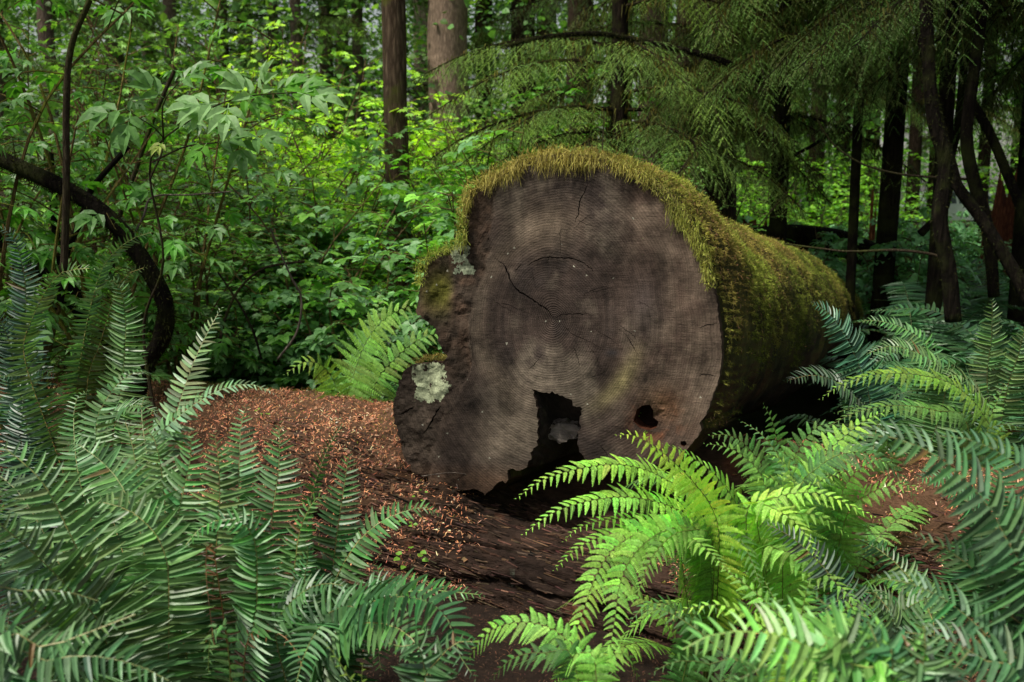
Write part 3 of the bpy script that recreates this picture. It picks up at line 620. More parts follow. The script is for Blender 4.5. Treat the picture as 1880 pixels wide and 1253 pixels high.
# ------------------------------------------------------------------ background ferns (shared fronds)
def frond_protos(kind, n, L, W, gap, seed):
    out = []
    for k in range(n):
        rng = random.Random(seed + k)
        l = L * rng.uniform(.85, 1.1); rise = l * rng.uniform(.45, .85)
        sp = [(0, 0, 0), (0, l * .22, rise * .75), (rng.uniform(-.05, .05), l * .55, rise), (rng.uniform(-.12, .12), l * .9, rise * rng.uniform(.45, .9))]
        fn = sword_frond if kind == 'sword' else lady_frond
        a = fn(sp, hint=(0, -.45, 1), W=W, t0=.15, seed=seed + k, gap=gap)
        out.append(a.mesh('frond', [M_SWORD if kind == 'sword' else M_LADY]))
    return out
SWP = frond_protos('sword', 7, .85, .10, .024, 900); LAP = frond_protos('lady', 4, .75, .13, .045, 950)
def bg_fern(x, y, s, kind='sword', tint=(1, 1, 1), label='', group='', n=None):
    root = thing('sword_fern' if kind == 'sword' else 'lady_fern', label, 'fern', (x, y, G(x, y)), group, random.uniform(0, 6.28))
    n = n or random.randint(11, 15); pr = SWP if kind == 'sword' else LAP
    for k in range(n):
        o = link('frond', random.choice(pr), root); o.rotation_euler = (R(random.uniform(-12, 30)), R(random.uniform(-10, 10)), 2 * math.pi * k / n + random.uniform(-.3, .3))
        q = s * random.uniform(.75, 1.1); o.scale = (q, q, q); b = random.uniform(.75, 1.25); o.color = (tint[0] * b, tint[1] * b, tint[2] * b, 1)
    return root
def blocked(x, y):
    # keep clear of the two logs
    if 4.1 < y < 10.4:
        cx = .25 + (y - 4.4) * .52
        if abs(x - cx) < .78: return True
    cy = 5.0 - .484 * x
    return abs(y - cy) * .9 < .8 and -3.2 < x < 3
rr = random.Random(5)
for k in range(400):
    if k >= 46: break
for k, (x, y) in enumerate([(GX(rr.uniform(1400, 2000), yy), yy) for yy in [5.7 + (q / 46) ** 1.3 * 13 for q in range(46)]]):
    if blocked(x, y): x += 1.6
    bg_fern(x, y, rr.uniform(.95, 1.35), 'sword', (.8, .95, 1.1), 'sword fern among many on the dark forest floor to the right of the big log', 'sword ferns on the forest floor right of the log', n=9 + (k % 4))
for k in range(14):
    y = rr.uniform(5.6, 11); x = GX(rr.uniform(-60, 520), y)
    if blocked(x, y): continue
    bg_fern(x, y, rr.uniform(.8, 1.1), 'sword', (1, 1.0, .9), 'shaded sword fern on the ground under the shrubs at the left', 'ferns under the shrubs at the left', n=9)
for k in range(8):
    y = rr.uniform(6.3, 9.5); x = GX(rr.uniform(440, 860), y)
    if blocked(x, y): continue
    bg_fern(x, y, rr.uniform(.7, 1.0), 'lady', (.7, .9, .8), 'soft green lady fern growing low under the shrubs behind the lower log', 'lady ferns under the shrubs behind the lower log', n=8)

# ------------------------------------------------------------------ the big log
def zf(x, y): return (700 + .5428 * x, 240 + .5428 * y)
FA = R(22); NRM = np.array([-math.sin(FA), -math.cos(FA), 0.0]); EX = np.array([math.cos(FA), -math.sin(FA), 0.0])
PITH = P(*zf(583, 640), 4.4)
def face_uv(px, py):
    d = ray(px, py); t = np.dot(PITH - CP, NRM) / np.dot(d, NRM); q = CP + d * t - PITH
    return np.array([q @ EX, q[2]])
OUT = [(600, 75), (720, 85), (830, 120), (920, 170), (985, 225), (1035, 290), (1075, 365), (1105, 440), (1122, 520), (1138, 600), (1148, 680), (1152, 760), (1142, 840), (1118, 910), (1100, 960), (1075, 990), (1085, 1015), (1050, 1060), (1030, 1085), (990, 1120), (900, 1135), (790, 1120), (686, 1112), (672, 1085), (662, 1060), (670, 1010), (678, 960), (682, 938), (652, 930), (646, 912), (620, 905), (588, 888), (550, 882), (512, 874), (520, 905), (527, 950), (530, 1010), (528, 1062), (512, 1072), (505, 1110), (493, 1140), (470, 1150), (455, 1148), (430, 1150), (430, 1168), (420, 1190), (400, 1188), (382, 1205), (350, 1235), (325, 1212), (300, 1218), (262, 1213), (235, 1222), (200, 1192), (172, 1200), (150, 1190), (152, 1175), (125, 1165), (100, 1152), (84, 1115), (62, 1075), (48, 1030), (34, 975), (40, 930), (47, 890), (66, 838), (84, 800), (130, 788), (170, 786), (203, 790), (220, 768), (200, 740), (192, 700), (178, 668), (150, 650), (138, 632), (114, 620), (118, 570), (132, 510), (148, 445), (195, 412), (235, 398), (268, 375), (280, 340), (272, 305), (278, 255), (292, 205), (350, 165), (430, 125), (510, 88)]
NOTCH = set(range(22, 41))
out0 = [face_uv(*zf(*p)) for p in OUT]
# subdivide and roughen the outline
pts = []; isn = []
rg = random.Random(3)
for k in range(len(out0)):
    p, q = out0[k], out0[(k + 1) % len(out0)]; m = max(1, int(np.linalg.norm(q - p) / .012)); e = norm(q - p); nn = np.array([-e[1], e[0]])
    inn = k in NOTCH and (k + 1) in NOTCH
    left = OUT[k][0] < 480
    for s in range(m):
        w = (p + (q - p) * s / m); amp = .007 if (left or inn) else .003
        w = w + nn * rg.uniform(-amp, amp); pts.append(w); isn.append(k in NOTCH and (k in NOTCH))
outline = np.array(pts); isn = np.array(isn); NO = len(outline)
uvc = (outline[:, 0], outline[:, 1])
# zoom-picture coordinates for any (u, w): project back to the picture space of the reference, used only to place wood colours once
def to_zoom(u, w):
    q = PITH[None] + u[:, None] * EX[None] + w[:, None] * np.array([[0, 0, 1.0]]) - CP
    f = q @ FW; x = 940 + FPX * q[:, 0] / f; y = 626.5 - FPX * (q @ UPV) / f
    return (x - 700) / .5428, (y - 240) / .5428
def inpoly(p, poly):
    x, y = p[:, 0], p[:, 1]; r = np.zeros(len(p), bool); m = len(poly); j = m - 1
    for i in range(m):
        xi, yi = poly[i]; xj, yj = poly[j]
        c = ((yi > y) != (yj > y)) & (x < (xj - xi) * (y - yi) / (yj - yi + 1e-12) + xi); r ^= c; j = i
    return r
def crack(path, w, rgx):
    P2 = np.array([face_uv(*zf(*p)) for p in path]); c = curve(np.c_[P2, np.zeros(len(P2))], max(6, int(len(path) * 5)))[:, :2]
    n = len(c); c = c + np.array([[rgx.uniform(-.003, .003), rgx.uniform(-.003, .003)] for _ in range(n)])
    d = norm(np.gradient(c, axis=0)); nn = np.c_[-d[:, 1], d[:, 0]]
    hw = w * np.interp(np.linspace(0, 1, n), [0, .15, .5, .85, 1], [.15, .7, 1, .7, .1]) * np.array([rgx.uniform(.6, 1.3) for _ in range(n)])
    return np.vstack([c + nn * hw[:, None], (c - nn * hw[:, None])[::-1]])
rc = random.Random(8)
cracks = [crack([(583, 636), (560, 605), (500, 565), (455, 535), (435, 500), (415, 455), (385, 432)], .0045, rc),
          crack([(592, 634), (620, 622), (665, 620), (715, 622)], .0022, rc),
          crack([(490, 462), (520, 442), (560, 430), (610, 430), (660, 438), (700, 460), (725, 488)], .0032, rc),
          crack([(448, 478), (468, 458), (484, 452)], .002, rc),
          crack([(655, 310), (668, 275), (672, 240), (690, 205), (700, 175)], .0028, rc),
          crack([(606, 420), (608, 385), (604, 350), (612, 325)], .0012, rc),
          crack([(612, 655), (640, 685), (690, 708), (740, 735)], .0015, rc),
          crack([(390, 585), (430, 590), (470, 608), (510, 622)], .0013, rc),
          crack([(303, 640), (302, 700), (310, 760), (322, 800)], .0013, rc),
          crack([(140, 1028), (165, 990), (180, 962), (200, 930)], .004, rc),
          crack([(60, 962), (85, 950), (110, 935)], .004, rc),
          crack([(1072, 668), (1100, 658), (1135, 652)], .002, rc),
          crack([(1065, 828), (1100, 826), (1130, 832)], .002, rc),
          crack([(690, 840), (740, 825), (775, 795)], .0014, rc),
          crack([(660, 300), (700, 318), (740, 328)], .0012, rc),
          crack([(735, 1060), (760, 1090), (770, 1110)], .002, rc)]
for q in range(26):
    ra = rc.uniform(0, 2 * math.pi); r0_ = rc.uniform(90, 330); ln_ = rc.uniform(40, 110)
    if 20 < math.degrees(ra) < 150 and r0_ > 150: continue
    pp = [(583 + math.cos(ra + .05 * k) * (r0_ + ln_ * k / 3) * .95, 640 + math.sin(ra + .05 * k) * (r0_ + ln_ * k / 3)) for k in range(4)]
    if any(x_ < 330 or x_ > 1080 or y_ < 150 or (y_ > 820 and x_ > 420) for x_, y_ in pp): continue
    cracks.append(crack(pp, rc.uniform(.0007, .0016), rc))
hole = np.array([face_uv(*zf(*p)) for p in [(862, 945), (880, 932), (905, 930), (915, 950), (914, 975), (932, 990), (925, 1010), (900, 1018), (872, 1008), (850, 985), (856, 965)]])
hole2 = np.array([face_uv(*zf(*p)) for p in [(1012, 1052), (1028, 1050), (1034, 1062), (1022, 1070), (1012, 1064)]])
loops = [outline] + cracks + [hole, hole2]
# grid points inside
g = .0095; mn = outline.min(0); mx = outline.max(0)
gu, gw = np.meshgrid(np.arange(mn[0], mx[0], g), np.arange(mn[1], mx[1], g)); grid = np.c_[gu.ravel(), gw.ravel()]
grid = grid + RNG.uniform(-.003, .003, grid.shape)
grid = grid[inpoly(grid, outline)]
for l in cracks + [hole, hole2]: grid = grid[~inpoly(grid, l)]
allp = []; edges = []; k = 0
for l in loops:
    m = len(l); allp += [Vector((p[0], p[1])) for p in l]; edges += [(k + i, k + (i + 1) % m) for i in range(m)]; k += m
allp += [Vector((p[0], p[1])) for p in grid]
res = delaunay_2d_cdt(allp, edges, [], 0, 1e-6)
V2 = np.array([(v.x, v.y) for v in res[0]]); T3 = np.array([f for f in res[2] if len(f) == 3])
ctr = V2[T3].mean(1); keep = inpoly(ctr, outline)
for l in cracks + [hole, hole2]: keep &= ~inpoly(ctr, l)
T3 = T3[keep]; ctr = ctr[keep]
zx, zy = to_zoom(V2[:, 0], V2[:, 1])
def bark_amt(zx, zy):
    edge = np.interp(zy, [0, 200, 240, 400, 540, 650, 800, 900, 1000, 1250], [420, 400, 385, 372, 335, 300, 310, 270, 200, 150])
    n = 25 * fbm(np.stack([zx / 40, zy / 40, 0 * zx], -1), 21, 3)
    return np.clip((edge + n - zx) / 14, 0, 1) 
ba = bark_amt(zx, zy)
p3 = np.stack([V2[:, 0], V2[:, 1], 0 * V2[:, 0]], -1)
dep = .012 * fbm(p3 * 4, 31, 3) + .004 * fbm(p3 * 40, 33, 3) + ba * (.045 * fbm(p3 * 14, 35, 4) - .012)
low = np.clip((zy - 830) / 200, 0, 1) * np.clip((300 - zx) / 150, 0, 1); dep += low * .02 * fbm(p3 * 22, 37, 3)
rot = np.exp(-(((zx - 930) / 70) ** 2 + ((zy - 985) / 65) ** 2)); dep -= rot * (.03 + .05 * np.abs(fbm(p3 * 18, 39, 3)))
face = Acc()
V3 = np.c_[V2[:, 0], -dep, V2[:, 1]]                       # local: x right, -y towards the viewer, z up
cx, cy = to_zoom(ctr[:, 0], ctr[:, 1]); c3 = np.c_[ctr, 0 * ctr[:, 0]]
def lerp(c, d, t): return c + (np.asarray(d) - c) * np.clip(t, 0, 1)[:, None]
nC = len(ctr); C = np.tile(np.array([[.120, .103, .086]]), (nC, 1))
bl = fbm(np.stack([cx / 130, cy / 170, 0 * cx], -1), 41, 4)
C = lerp(C, (.050, .038, .034), (bl + .12) * 4.2); C = lerp(C, (.040, .032, .030), (fbm(np.stack([cx / 60, cy / 75, 0 * cx], -1), 45, 4) + .02) * 4)
C = lerp(C, (.10, .07, .056), np.clip((cx - 760) / 200, 0, .55))
rad = np.hypot((cx - 583) * 1.0, (cy - 640) * .92); an = np.degrees(np.arctan2(cy - 640, cx - 583))
sap = np.exp(-((rad - 262 - 20 * bl) / 40) ** 2) * np.clip((np.abs(an) - 95) / 30, 0, 1)
C = lerp(C, (.21, .175, .13), sap * .22)
lowl = np.exp(-(((cx - 440) / 110) ** 2 + ((cy - 1010) / 130) ** 2)); C = lerp(C, (.24, .205, .165), lowl * .6)
C = lerp(C, (.22, .20, .10), np.exp(-((rad - 300) / 28) ** 2) * np.clip(1 - np.abs(an - 42) / 32, 0, 1) * .7)
C = lerp(C, (.19, .155, .12), np.exp(-(((cx - 560) / 110) ** 2 + ((cy - 320) / 80) ** 2)) * .6)
C = lerp(C, (.035, .032, .035), np.exp(-(((cx - 780) / 22) ** 2 + ((cy - 752) / 13) ** 2)) * 1.0)
C = lerp(C, (.05, .045, .05), np.exp(-(((cx - 890) / 60) ** 2 + ((cy - 590) / 120) ** 2)) * .55)
C = lerp(C, (.19, .155, .13), np.clip((cx - np.interp(cy, [400, 700, 900, 1000], [1085, 1105, 1090, 1060])) / 25, 0, 1) * .2)
darkl = np.clip((np.interp(cy, [760, 850, 1000, 1150, 1250], [330, 330, 260, 200, 150]) - cx) / 60, 0, 1); C = lerp(C, (.055, .042, .034), darkl * .8)
edgb = np.clip((cy - 1120) / 60, 0, 1); C = lerp(C, (.09, .055, .035), edgb * .6)
bk = bark_amt(cx, cy) * np.clip((860 - cy) / 60, 0, 1)
rd = np.clip(vnoise(np.stack([cx / 30, cy / 30, 0 * cx], -1), 51) * 1.6 - .4, 0, 1)[:, None]
bk = bk * .85; Cb = (1 - rd) * np.array([[.030, .023, .018]]) + rd * np.array([[.066, .043, .031]])
C = C * (1 - bk[:, None]) + Cb * bk[:, None]
gm = np.exp(-(((cx - 190) / 45) ** 2 + ((cy - 545) / 62) ** 2)) * np.clip((250 - cx) / 30, 0, 1); C = lerp(C, (.10, .105, .02), gm * 1.2)
rotc = np.exp(-(((cx - 930) / 70) ** 2 + ((cy - 985) / 65) ** 2)); C = lerp(C, (.30, .11, .05), rotc * np.clip(.2 + 3 * fbm(c3 * 20, 55, 3), 0, 1)); C = lerp(C, (.17, .095, .055), np.exp(-(((cx - 950) / 60) ** 2 + ((cy - 930) / 60) ** 2)) * .7)
nl = fbm(np.stack([cx / 18, cy / 18, 0 * cx], -1), 61, 4)
nl3 = fbm(np.stack([cx / 45, cy / 45, 0 * cx], -1), 63, 3); lich = ((np.maximum(np.abs(cx - 163) / 64, np.abs(cy - 848) / 68) * .5 + .5 * np.hypot((cx - 163) / 64, (cy - 848) / 68) + .8 * nl3 + .5 * nl) < .93) & (cy > 786) & (nl > -.2)
C[lich] = np.array([.38, .45, .31]) * (1 + 1.6 * nl[lich, None])
l2 = (np.abs(cx - 262 - .25 * (cy - 430)) < 30 + 50 * nl) & (cy > 372) & (cy < 488) & (nl > -.08); C[l2] = np.array([.22, .27, .20])
spk = RNG.random(nC) < .0007; C[spk] = np.array([.3, .31, .27])
woodm = np.clip(1 - bark_amt(cx, cy) * np.clip((900 - cy) / 60, 0, 1), 0, 1) * (~lich)
face.add(V3, T3, np.clip(C, .01, 1))
n_front = nC
# side walls of outline and slits
def walls(acc, loop, depth, col, closed_back=None, ydep=None):
    m = len(loop); y0 = np.zeros(m) if ydep is None else ydep
    A = np.c_[loop[:, 0], y0, loop[:, 1]]; B = np.c_[loop[:, 0], np.full(m, depth), loop[:, 1]]
    F = np.array([(i, (i + 1) % m, m + (i + 1) % m, m + i) for i in range(m)])
    acc.add(np.vstack([A, B]), F, col)
    if closed_back is not None: acc.add(B, np.array([list(range(m))]), closed_back)
def loop_y(l):
    from mathutils.kdtree import KDTree
    return np.array([-dep[kd.find((p[0], p[1], 0))[1]] for p in l])
from mathutils.kdtree import KDTree
kd = KDTree(len(V2))
for i_, v in enumerate(V2): kd.insert((v[0], v[1], 0), i_)
kd.balance()
walls(face, outline, .05, (.07, .05, .04), ydep=loop_y(outline))
for l in cracks: walls(face, l, .05, (.018, .014, .012), ydep=loop_y(l))
walls(face, hole, .10, (.10, .035, .018), (.02, .008, .005), ydep=loop_y(hole)); walls(face, hole2, .05, (.05, .02, .01), (.02, .01, .006), ydep=loop_y(hole2))

LOGB = np.array([PITH[0], PITH[1], .25])
log = thing('fallen_log', 'huge moss-topped fallen log with its grey sawn end facing the camera', 'log', tuple(LOGB))
me = face.mesh('cut_face', [M_END])
wa = me.attributes.new('wood', 'FLOAT', 'FACE'); nf = len(me.polygons); wv = np.zeros(nf); wv[:n_front] = woodm; wa.data.foreach_set('value', wv.astype(np.float32))
fo = link('cut_face', me, log, tuple(PITH - LOGB)); fo.rotation_euler = (0, 0, -FA)
tag(fo, 'grey weathered sawn face with rings, cracks and a rotted notch')

# body: loft from the outline to a rounder, thinner trunk
AXF = P(1497, 592, 9.6)
def world(u, w): return PITH[None] + u[:, None] * EX[None] + w[:, None] * np.array([[0, 0, 1.0]])
cen2 = np.array([face_uv(*zf(620, 640))])[0]
rel = outline - cen2; th = np.arctan2(rel[:, 1], rel[:, 0])
# target outline without the notch
tgt = outline.copy(); ni = np.where(isn)[0]; A0 = outline[ni[0]]; A1 = outline[ni[-1]]
for q, i_ in enumerate(ni): tgt[i_] = A0 + (A1 - A0) * q / (len(ni) - 1) + np.array([0, -.05 * math.sin(math.pi * q / len(ni))])
tht = np.unwrap(np.arctan2((tgt - cen2)[:, 1], (tgt - cen2)[:, 0]))
srt = tht                                              # near monotonic
ss = np.r_[0.02, .05, .09, .14, .2, .28, .36, .45, np.linspace(.55, 1.6, 18), np.linspace(1.7, 6.4, 50)]
LAX = 5.85; C0 = world(np.array([cen2[0]]), np.array([cen2[1]]))[0]; AX = AXF - C0
rings = []
for s in ss:
    t = s / LAX; cen = C0 + AX * t; cen[2] += -.03 * math.sin(math.pi * min(t * 1.6, 1))
    close = min(1, max(0, (s - .06) / .55)) ** .8
    o = outline * (1 - close * isn[:, None]) + tgt * (close * isn[:, None])
    bl_ = min(1, s / 1.5); bl_ = bl_ * bl_ * (3 - 2 * bl_)
    rad_ = np.interp(t, [0, .12, .25, .5, .75, 1.0, 1.1], [.68, .63, .62, .60, .53, .41, .2])
    cir = np.c_[np.cos(tht), np.sin(tht)] * rad_
    q = (o - cen2) * (1 - bl_) + cir * bl_
    if s < .1: q = q * .985
    rings.append(cen[None] + q[:, :1] * EX[None] + q[:, 1:2] * np.array([[0, 0, 1.0]]))
RB = np.array(rings); cA = RB.mean(1, keepdims=True)
dirv = norm(RB - cA); nz = fbm(RB * 2.2, 71, 4) * .10 + fbm(RB * 9, 75, 3) * .05 + fbm(RB * 30, 77, 2) * .012
ramp = np.clip((ss - .05) / .3, 0, 1)[:, None]
RB = RB + dirv * (nz * ramp)[..., None]
nr = len(ss); i = np.arange(nr - 1)[:, None] * NO; j = np.arange(NO)[None]; j2 = (j + 1) % NO
F = np.stack([i + j, i + j2, i + NO + j2, i + NO + j], -1).reshape(-1, 4)
V = RB.reshape(-1, 3); fc = V[F].mean(1); e1 = V[F[:, 2]] - V[F[:, 0]]; e2 = V[F[:, 3]] - V[F[:, 1]]; fn_ = norm(np.cross(e1, e2))
cf = np.repeat(cA[:-1], NO, 1).reshape(-1, 3); sg = np.sign(((fc - cf) * fn_).sum(1)); fn_ = fn_ * sg[:, None]
mossy = np.clip((fn_[:, 2] + .55 + 1.3 * fbm(fc * 3, 81, 3)) * 1.6, 0, 1)[:, None]
bc = np.clip(vnoise(fc * 9, 83) * 1.5 - .3, 0, 1)[:, None]
Cb = (1 - bc) * np.array([[.020, .012, .008]]) + bc * np.array([[.075, .036, .018]])
Cm = (1 - bc) * np.array([[.030, .032, .008]]) + bc * np.array([[.075, .07, .016]])
bcol = Cb * (1 - mossy) + Cm * mossy
inner = np.tile(isn, nr - 1) & (np.repeat(ss[:-1], NO) < .6); bcol[inner] = np.array([.045, .034, .027]) * (.5 + vnoise(fc[inner] * 25, 85))[:, None]
ab = Acc(); ab.add(V - LOGB, F, bcol); ab.add(RB[-1] - LOGB, np.array([list(range(NO))]), (.02, .02, .01))
link('trunk', ab.mesh('trunk', [M_LOGBARK], True), log)
# grey broken wood inside the notch
a = Acc(); cb = np.array([(1012, 780), (1040, 774), (1066, 784), (1062, 804), (1046, 808), (1030, 814), (1004, 803)])
cb = np.array([cb[k] + (cb[(k + 1) % 7] - cb[k]) * q / 6 + np.array([random.uniform(-2, 2), random.uniform(-2, 2)]) for k in range(7) for q in range(6)]); fr = np.array([P(x, y, 4.52 + random.uniform(-.01, .03)) for k, (x, y) in enumerate(cb)]); bk_ = fr + np.array([.05, .25, .03]); m = len(cb)
n = 10
bbv = []
for s in np.linspace(0, 1, n): bbv.append(fr * (1 - s) + bk_ * s + .07 * fbm(fr * 20 + s * 5, 3, 2)[:, None])
bbv = np.array(bbv).reshape(-1, 3); i = np.arange(n - 1)[:, None] * m; j = np.arange(m)[None]; j2 = (j + 1) % m
a.add(bbv - LOGB, np.stack([i + j, i + j2, i + m + j2, i + m + j], -1).reshape(-1, 4), (.20, .165, .14)); a.add(fr - LOGB, [np.array([list(range(m))])], (.26, .22, .19))
for q in range(26):
    x0 = random.uniform(975, 1060); y0 = random.uniform(730, 800); c = curve([P(x0, y0, 4.62), P(x0 + random.uniform(-10, 15), y0 + random.uniform(8, 25), 4.62)], 4)
    a.tube(c - LOGB, [.012, .012, .009, .003], 5, (.14, .085, .055))
link('broken_wood', a.mesh('broken_wood', [M_ROTLOG], False), log)

# ------------------------------------------------------------------ moss
SV = np.array([(-.5, 0, 0), (.5, 0, 0), (.45, .5, .06), (-.45, .5, .06), (0, 1, 0.0)]); SF = [np.array([(0, 1, 2, 3)]), np.array([(3, 2, 4)])]
def moss(acc, pos, nrm, L, w, colfn, grav=.5, spread=.5, rng=RNG):
    n = len(pos); d = norm(nrm * 1.0 + spread * rng.standard_normal((n, 3)) + np.array([0, 0, -1.0]) * np.broadcast_to(grav, (n,))[:, None])
    Fm = frames(d, rng.standard_normal((n, 3)))
    acc.scatter(SV, SF, Fm, pos, np.stack([np.full(n, w) * rng.uniform(.6, 1.4, n), L, L], 1), colfn)
def moss_cols(pos, rng=RNG, dark=0.0):
    n = len(pos); t = np.clip(vnoise(pos * 5, 91) * 1.5 - .25 + .25 * rng.standard_normal(n), 0, 1)[:, None]
    o = np.clip(vnoise(pos * 2.3, 93) * 2.6 - 1.1 + .3 * rng.standard_normal(n), 0, 1)[:, None]
    c = (1 - t) * np.array([[.085, .125, .020]]) + t * np.array([[.34, .40, .065]])
    c = c * (1 - o * .6) + np.array([[.34, .21, .08]]) * o * .6
    return np.clip(c * (1 + .25 * rng.standard_normal((n, 1))), .01, 1)
am = Acc()
# sample the body faces
ar = np.linalg.norm(np.cross(e1, e2), axis=1) * .5; outer = ~inner
front = ((CP - fc) * fn_).sum(1) > -.25 * np.linalg.norm(CP - fc, axis=1)
lim = fn_[:, 2] + .08 + 1.4 * fbm(fc * 2.5, 95, 4) - np.clip((fc[:, 1] - 8) * .08, 0, .3)
den = np.clip(lim * 2.2, 0, 1) * outer * front * (sg != 0); den = den * (fc[:, 1] < 9.9)
# right flank near the face stays mossy lower down
w = ar * den; N_M = 190000
dens_y = np.interp(fc[:, 1], [4, 5.2, 7, 10], [2.2, 1.4, .8, .4]); w = w * dens_y
idx = RNG.choice(len(w), N_M, p=w / w.sum()); u1, u2 = RNG.random((2, N_M))
A_, B_, C_, D_ = V[F[idx, 0]], V[F[idx, 1]], V[F[idx, 2]], V[F[idx, 3]]
pos = (A_ * (1 - u1)[:, None] + B_ * u1[:, None]) * (1 - u2)[:, None] + (D_ * (1 - u1)[:, None] + C_ * u1[:, None]) * u2[:, None]
nn_ = fn_[idx]; pw_ = pos + .10 * np.stack([fbm(pos * 6, 141, 3), fbm(pos * 6, 143, 3), fbm(pos * 6, 145, 3)], 1) * 2.5; tuft = np.clip(fbm(pw_ * 17 + pos[:, ::-1] * 3, 97, 5) * 2.1 + .5, 0, 1); pos = pos + nn_ * (tuft * .045)[:, None]
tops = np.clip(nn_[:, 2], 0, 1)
mc = moss_cols(pos); sh = np.clip((.75 + .5 * tops) * np.interp(pos[:, 2], [.5, 1.1, 1.6], [.5, .85, 1.35]), .3, 1.2); mc = mc * (sh * (.35 + .95 * tuft ** 1.5))[:, None]  # tuft shading painted in: darker gaps and low flank, lighter tops
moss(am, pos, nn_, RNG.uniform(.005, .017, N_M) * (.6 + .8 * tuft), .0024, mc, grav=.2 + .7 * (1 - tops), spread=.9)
# fringe hanging over the sawn face
top_i = [k for k in range(NO)]
zo = np.array(to_zoom(outline[:, 0], outline[:, 1])).T
def fringe_len(x, y):
    # hang length (m) along the upper edge of the face
    if y > 520: return 0
    if x < 300 and y < 380: return .10
    if x < 330 and 380 <= y: return .035
    if x < 450: return .085
    return float(np.interp(x, [450, 600, 720, 760, 850, 930, 970, 1000, 1060, 1120, 1150], [.085, .115, .12, .06, .05, .04, .07, .12, .06, .04, .02]))
fp = []; fl = []
outlen = NO
for k in range(NO):
    x, y = zo[k]
    L = fringe_len(x, y)
    if L <= 0 or isn[k]: continue
    if 300 < x < 500 and y > 250: continue
    cl = (.15 + 1.5 * vnoise(np.array([[outline[k][0] * 16, outline[k][1] * 16, 0]]), 99)[0]) ** 1.3
    dens = 30 if L > .04 else 24
    for q in range(dens):
        s_ = random.random(); nxt = outline[(k + 1) % NO]; p = outline[k] * (1 - s_) + nxt * s_
        inw = norm(-(p - cen2)) * random.uniform(-.02, .02 + .22 * L)
        fp.append((p[0] + inw[0], -random.uniform(0.004, .045), p[1] + inw[1])); fl.append(min(.17, .52 * L * cl * random.uniform(.1, 1.0) ** 1.5) + .008)
fp = np.array(fp); fl = np.array(fl)
fw = PITH[None] + fp[:, :1] * EX[None] + fp[:, 2:3] * np.array([[0, 0, 1.0]]) - fp[:, 1:2] * NRM[None] * -1.0 * -1.0
fw = PITH[None] + fp[:, :1] * EX[None] + fp[:, 2:3] * np.array([[0, 0, 1.0]]) + (-fp[:, 1:2]) * NRM[None]
n = len(fp)
mc = moss_cols(fw); mc = mc * .95 + np.array([[.21, .20, .06]]) * .6 * (RNG.uniform(.4, 1.3, (n, 1)) * (.35 + 1.2 * vnoise(fw * 38, 147)[:, None]))  # fringe colour raised to paint in sunlight on the rim
# strands bend: two segments
TVs = np.array([(-.5, 0, 0), (.5, 0, 0), (.42, .4, .05), (-.42, .4, .05), (-.3, .75, -.03), (.3, .75, -.03), (0, 1, 0)]); TFs = [np.array([(0, 1, 2, 3), (3, 2, 5, 4)]), np.array([(4, 5, 6)])]
d = norm(np.array([[0, 0, -1.0]]) + (.25 + .6 * (fl < .03))[:, None] * RNG.standard_normal((n, 3)) + NRM[None] * .08); Fm = frames(d, RNG.standard_normal((n, 3)))
am.scatter(TVs, TFs, Fm, fw, np.stack([RNG.uniform(.0016, .0034, n), fl, fl * 1.3], 1), mc)
# short upright moss along the crest of the rim
moss(am, fw[::2] + np.array([0, .02, .01]), np.tile(np.array([[0, -.3, 1.0]]), (len(fw[::2]), 1)), RNG.uniform(.012, .035, len(fw[::2])), .003, moss_cols(fw[::2]), grav=-.1, spread=.6)
am.V = [v - LOGB for v in am.V]
mo = link('moss', am.mesh('moss', [M_MOSS]), log); tag(mo, 'thick yellow-green moss blanket with a hanging fringe')
# fallen needles on top of the moss
a = Acc(); sel = RNG.choice(len(pos), 5000); sel = sel[(nn_[sel, 2] > .15)]; n = len(sel)
d = norm(np.cross(nn_[sel], RNG.standard_normal((n, 3)))); a.scatter(SV, SF, frames(d, nn_[sel]), pos[sel] + nn_[sel] * .02 - LOGB, np.stack([np.full(n, .003), RNG.uniform(.012, .035, n), np.full(n, .01)], 1), vary((.33, .17, .08), n, .3))
nl_ = link('fallen_needles', a.mesh('fallen_needles', [M_LITTER]), log)

# ------------------------------------------------------------------ lower log
A0 = np.array([-3.3, 5.0 + .484 * 3.3, -.22]); A1 = np.array([3.0, 5.0 - .484 * 3.0, -.22]); AD = norm(A1 - A0); AS = norm(np.cross(AD, [0, 0, 1])); AS = AS if AS[1] < 0 else -AS
LLo = np.array([0, 5.0, -.22]); n1, n2 = 620, 260
tl = np.linspace(0, 1, n1); ang = np.linspace(-.75 * math.pi, .75 * math.pi, n2)      # 0 = up, positive = towards camera
cc = A0[None] + (A1 - A0)[None] * tl[:, None]
dir2 = np.cos(ang)[:, None] * np.array([0, 0, 1.0]) + np.sin(ang)[:, None] * AS
Pq = cc[:, None] + dir2[None] * .7
al = (Pq - A0) @ AD; aa = np.broadcast_to(ang[None] * .7, al.shape)
fib = np.stack([al * 1.1, (aa - .16 * al) * 7 + .9 * fbm(np.stack([al, aa, 0*al], -1), 3, 2) * 4, 0 * al], -1)
ridge = fbm(fib, 101, 4); crk = np.clip(.05 - np.abs(fbm(np.stack([al * .8, aa * 4.5 + al * .25, 0 * al], -1), 107, 3)), 0, 1) / .05
slant = aa - .16 * al; fine = fbm(np.stack([al * 6, slant * 46 + 8 * fbm(np.stack([al * 1.5, aa * 3, 0*al], -1), 4, 3), 0 * al], -1), 151, 4)
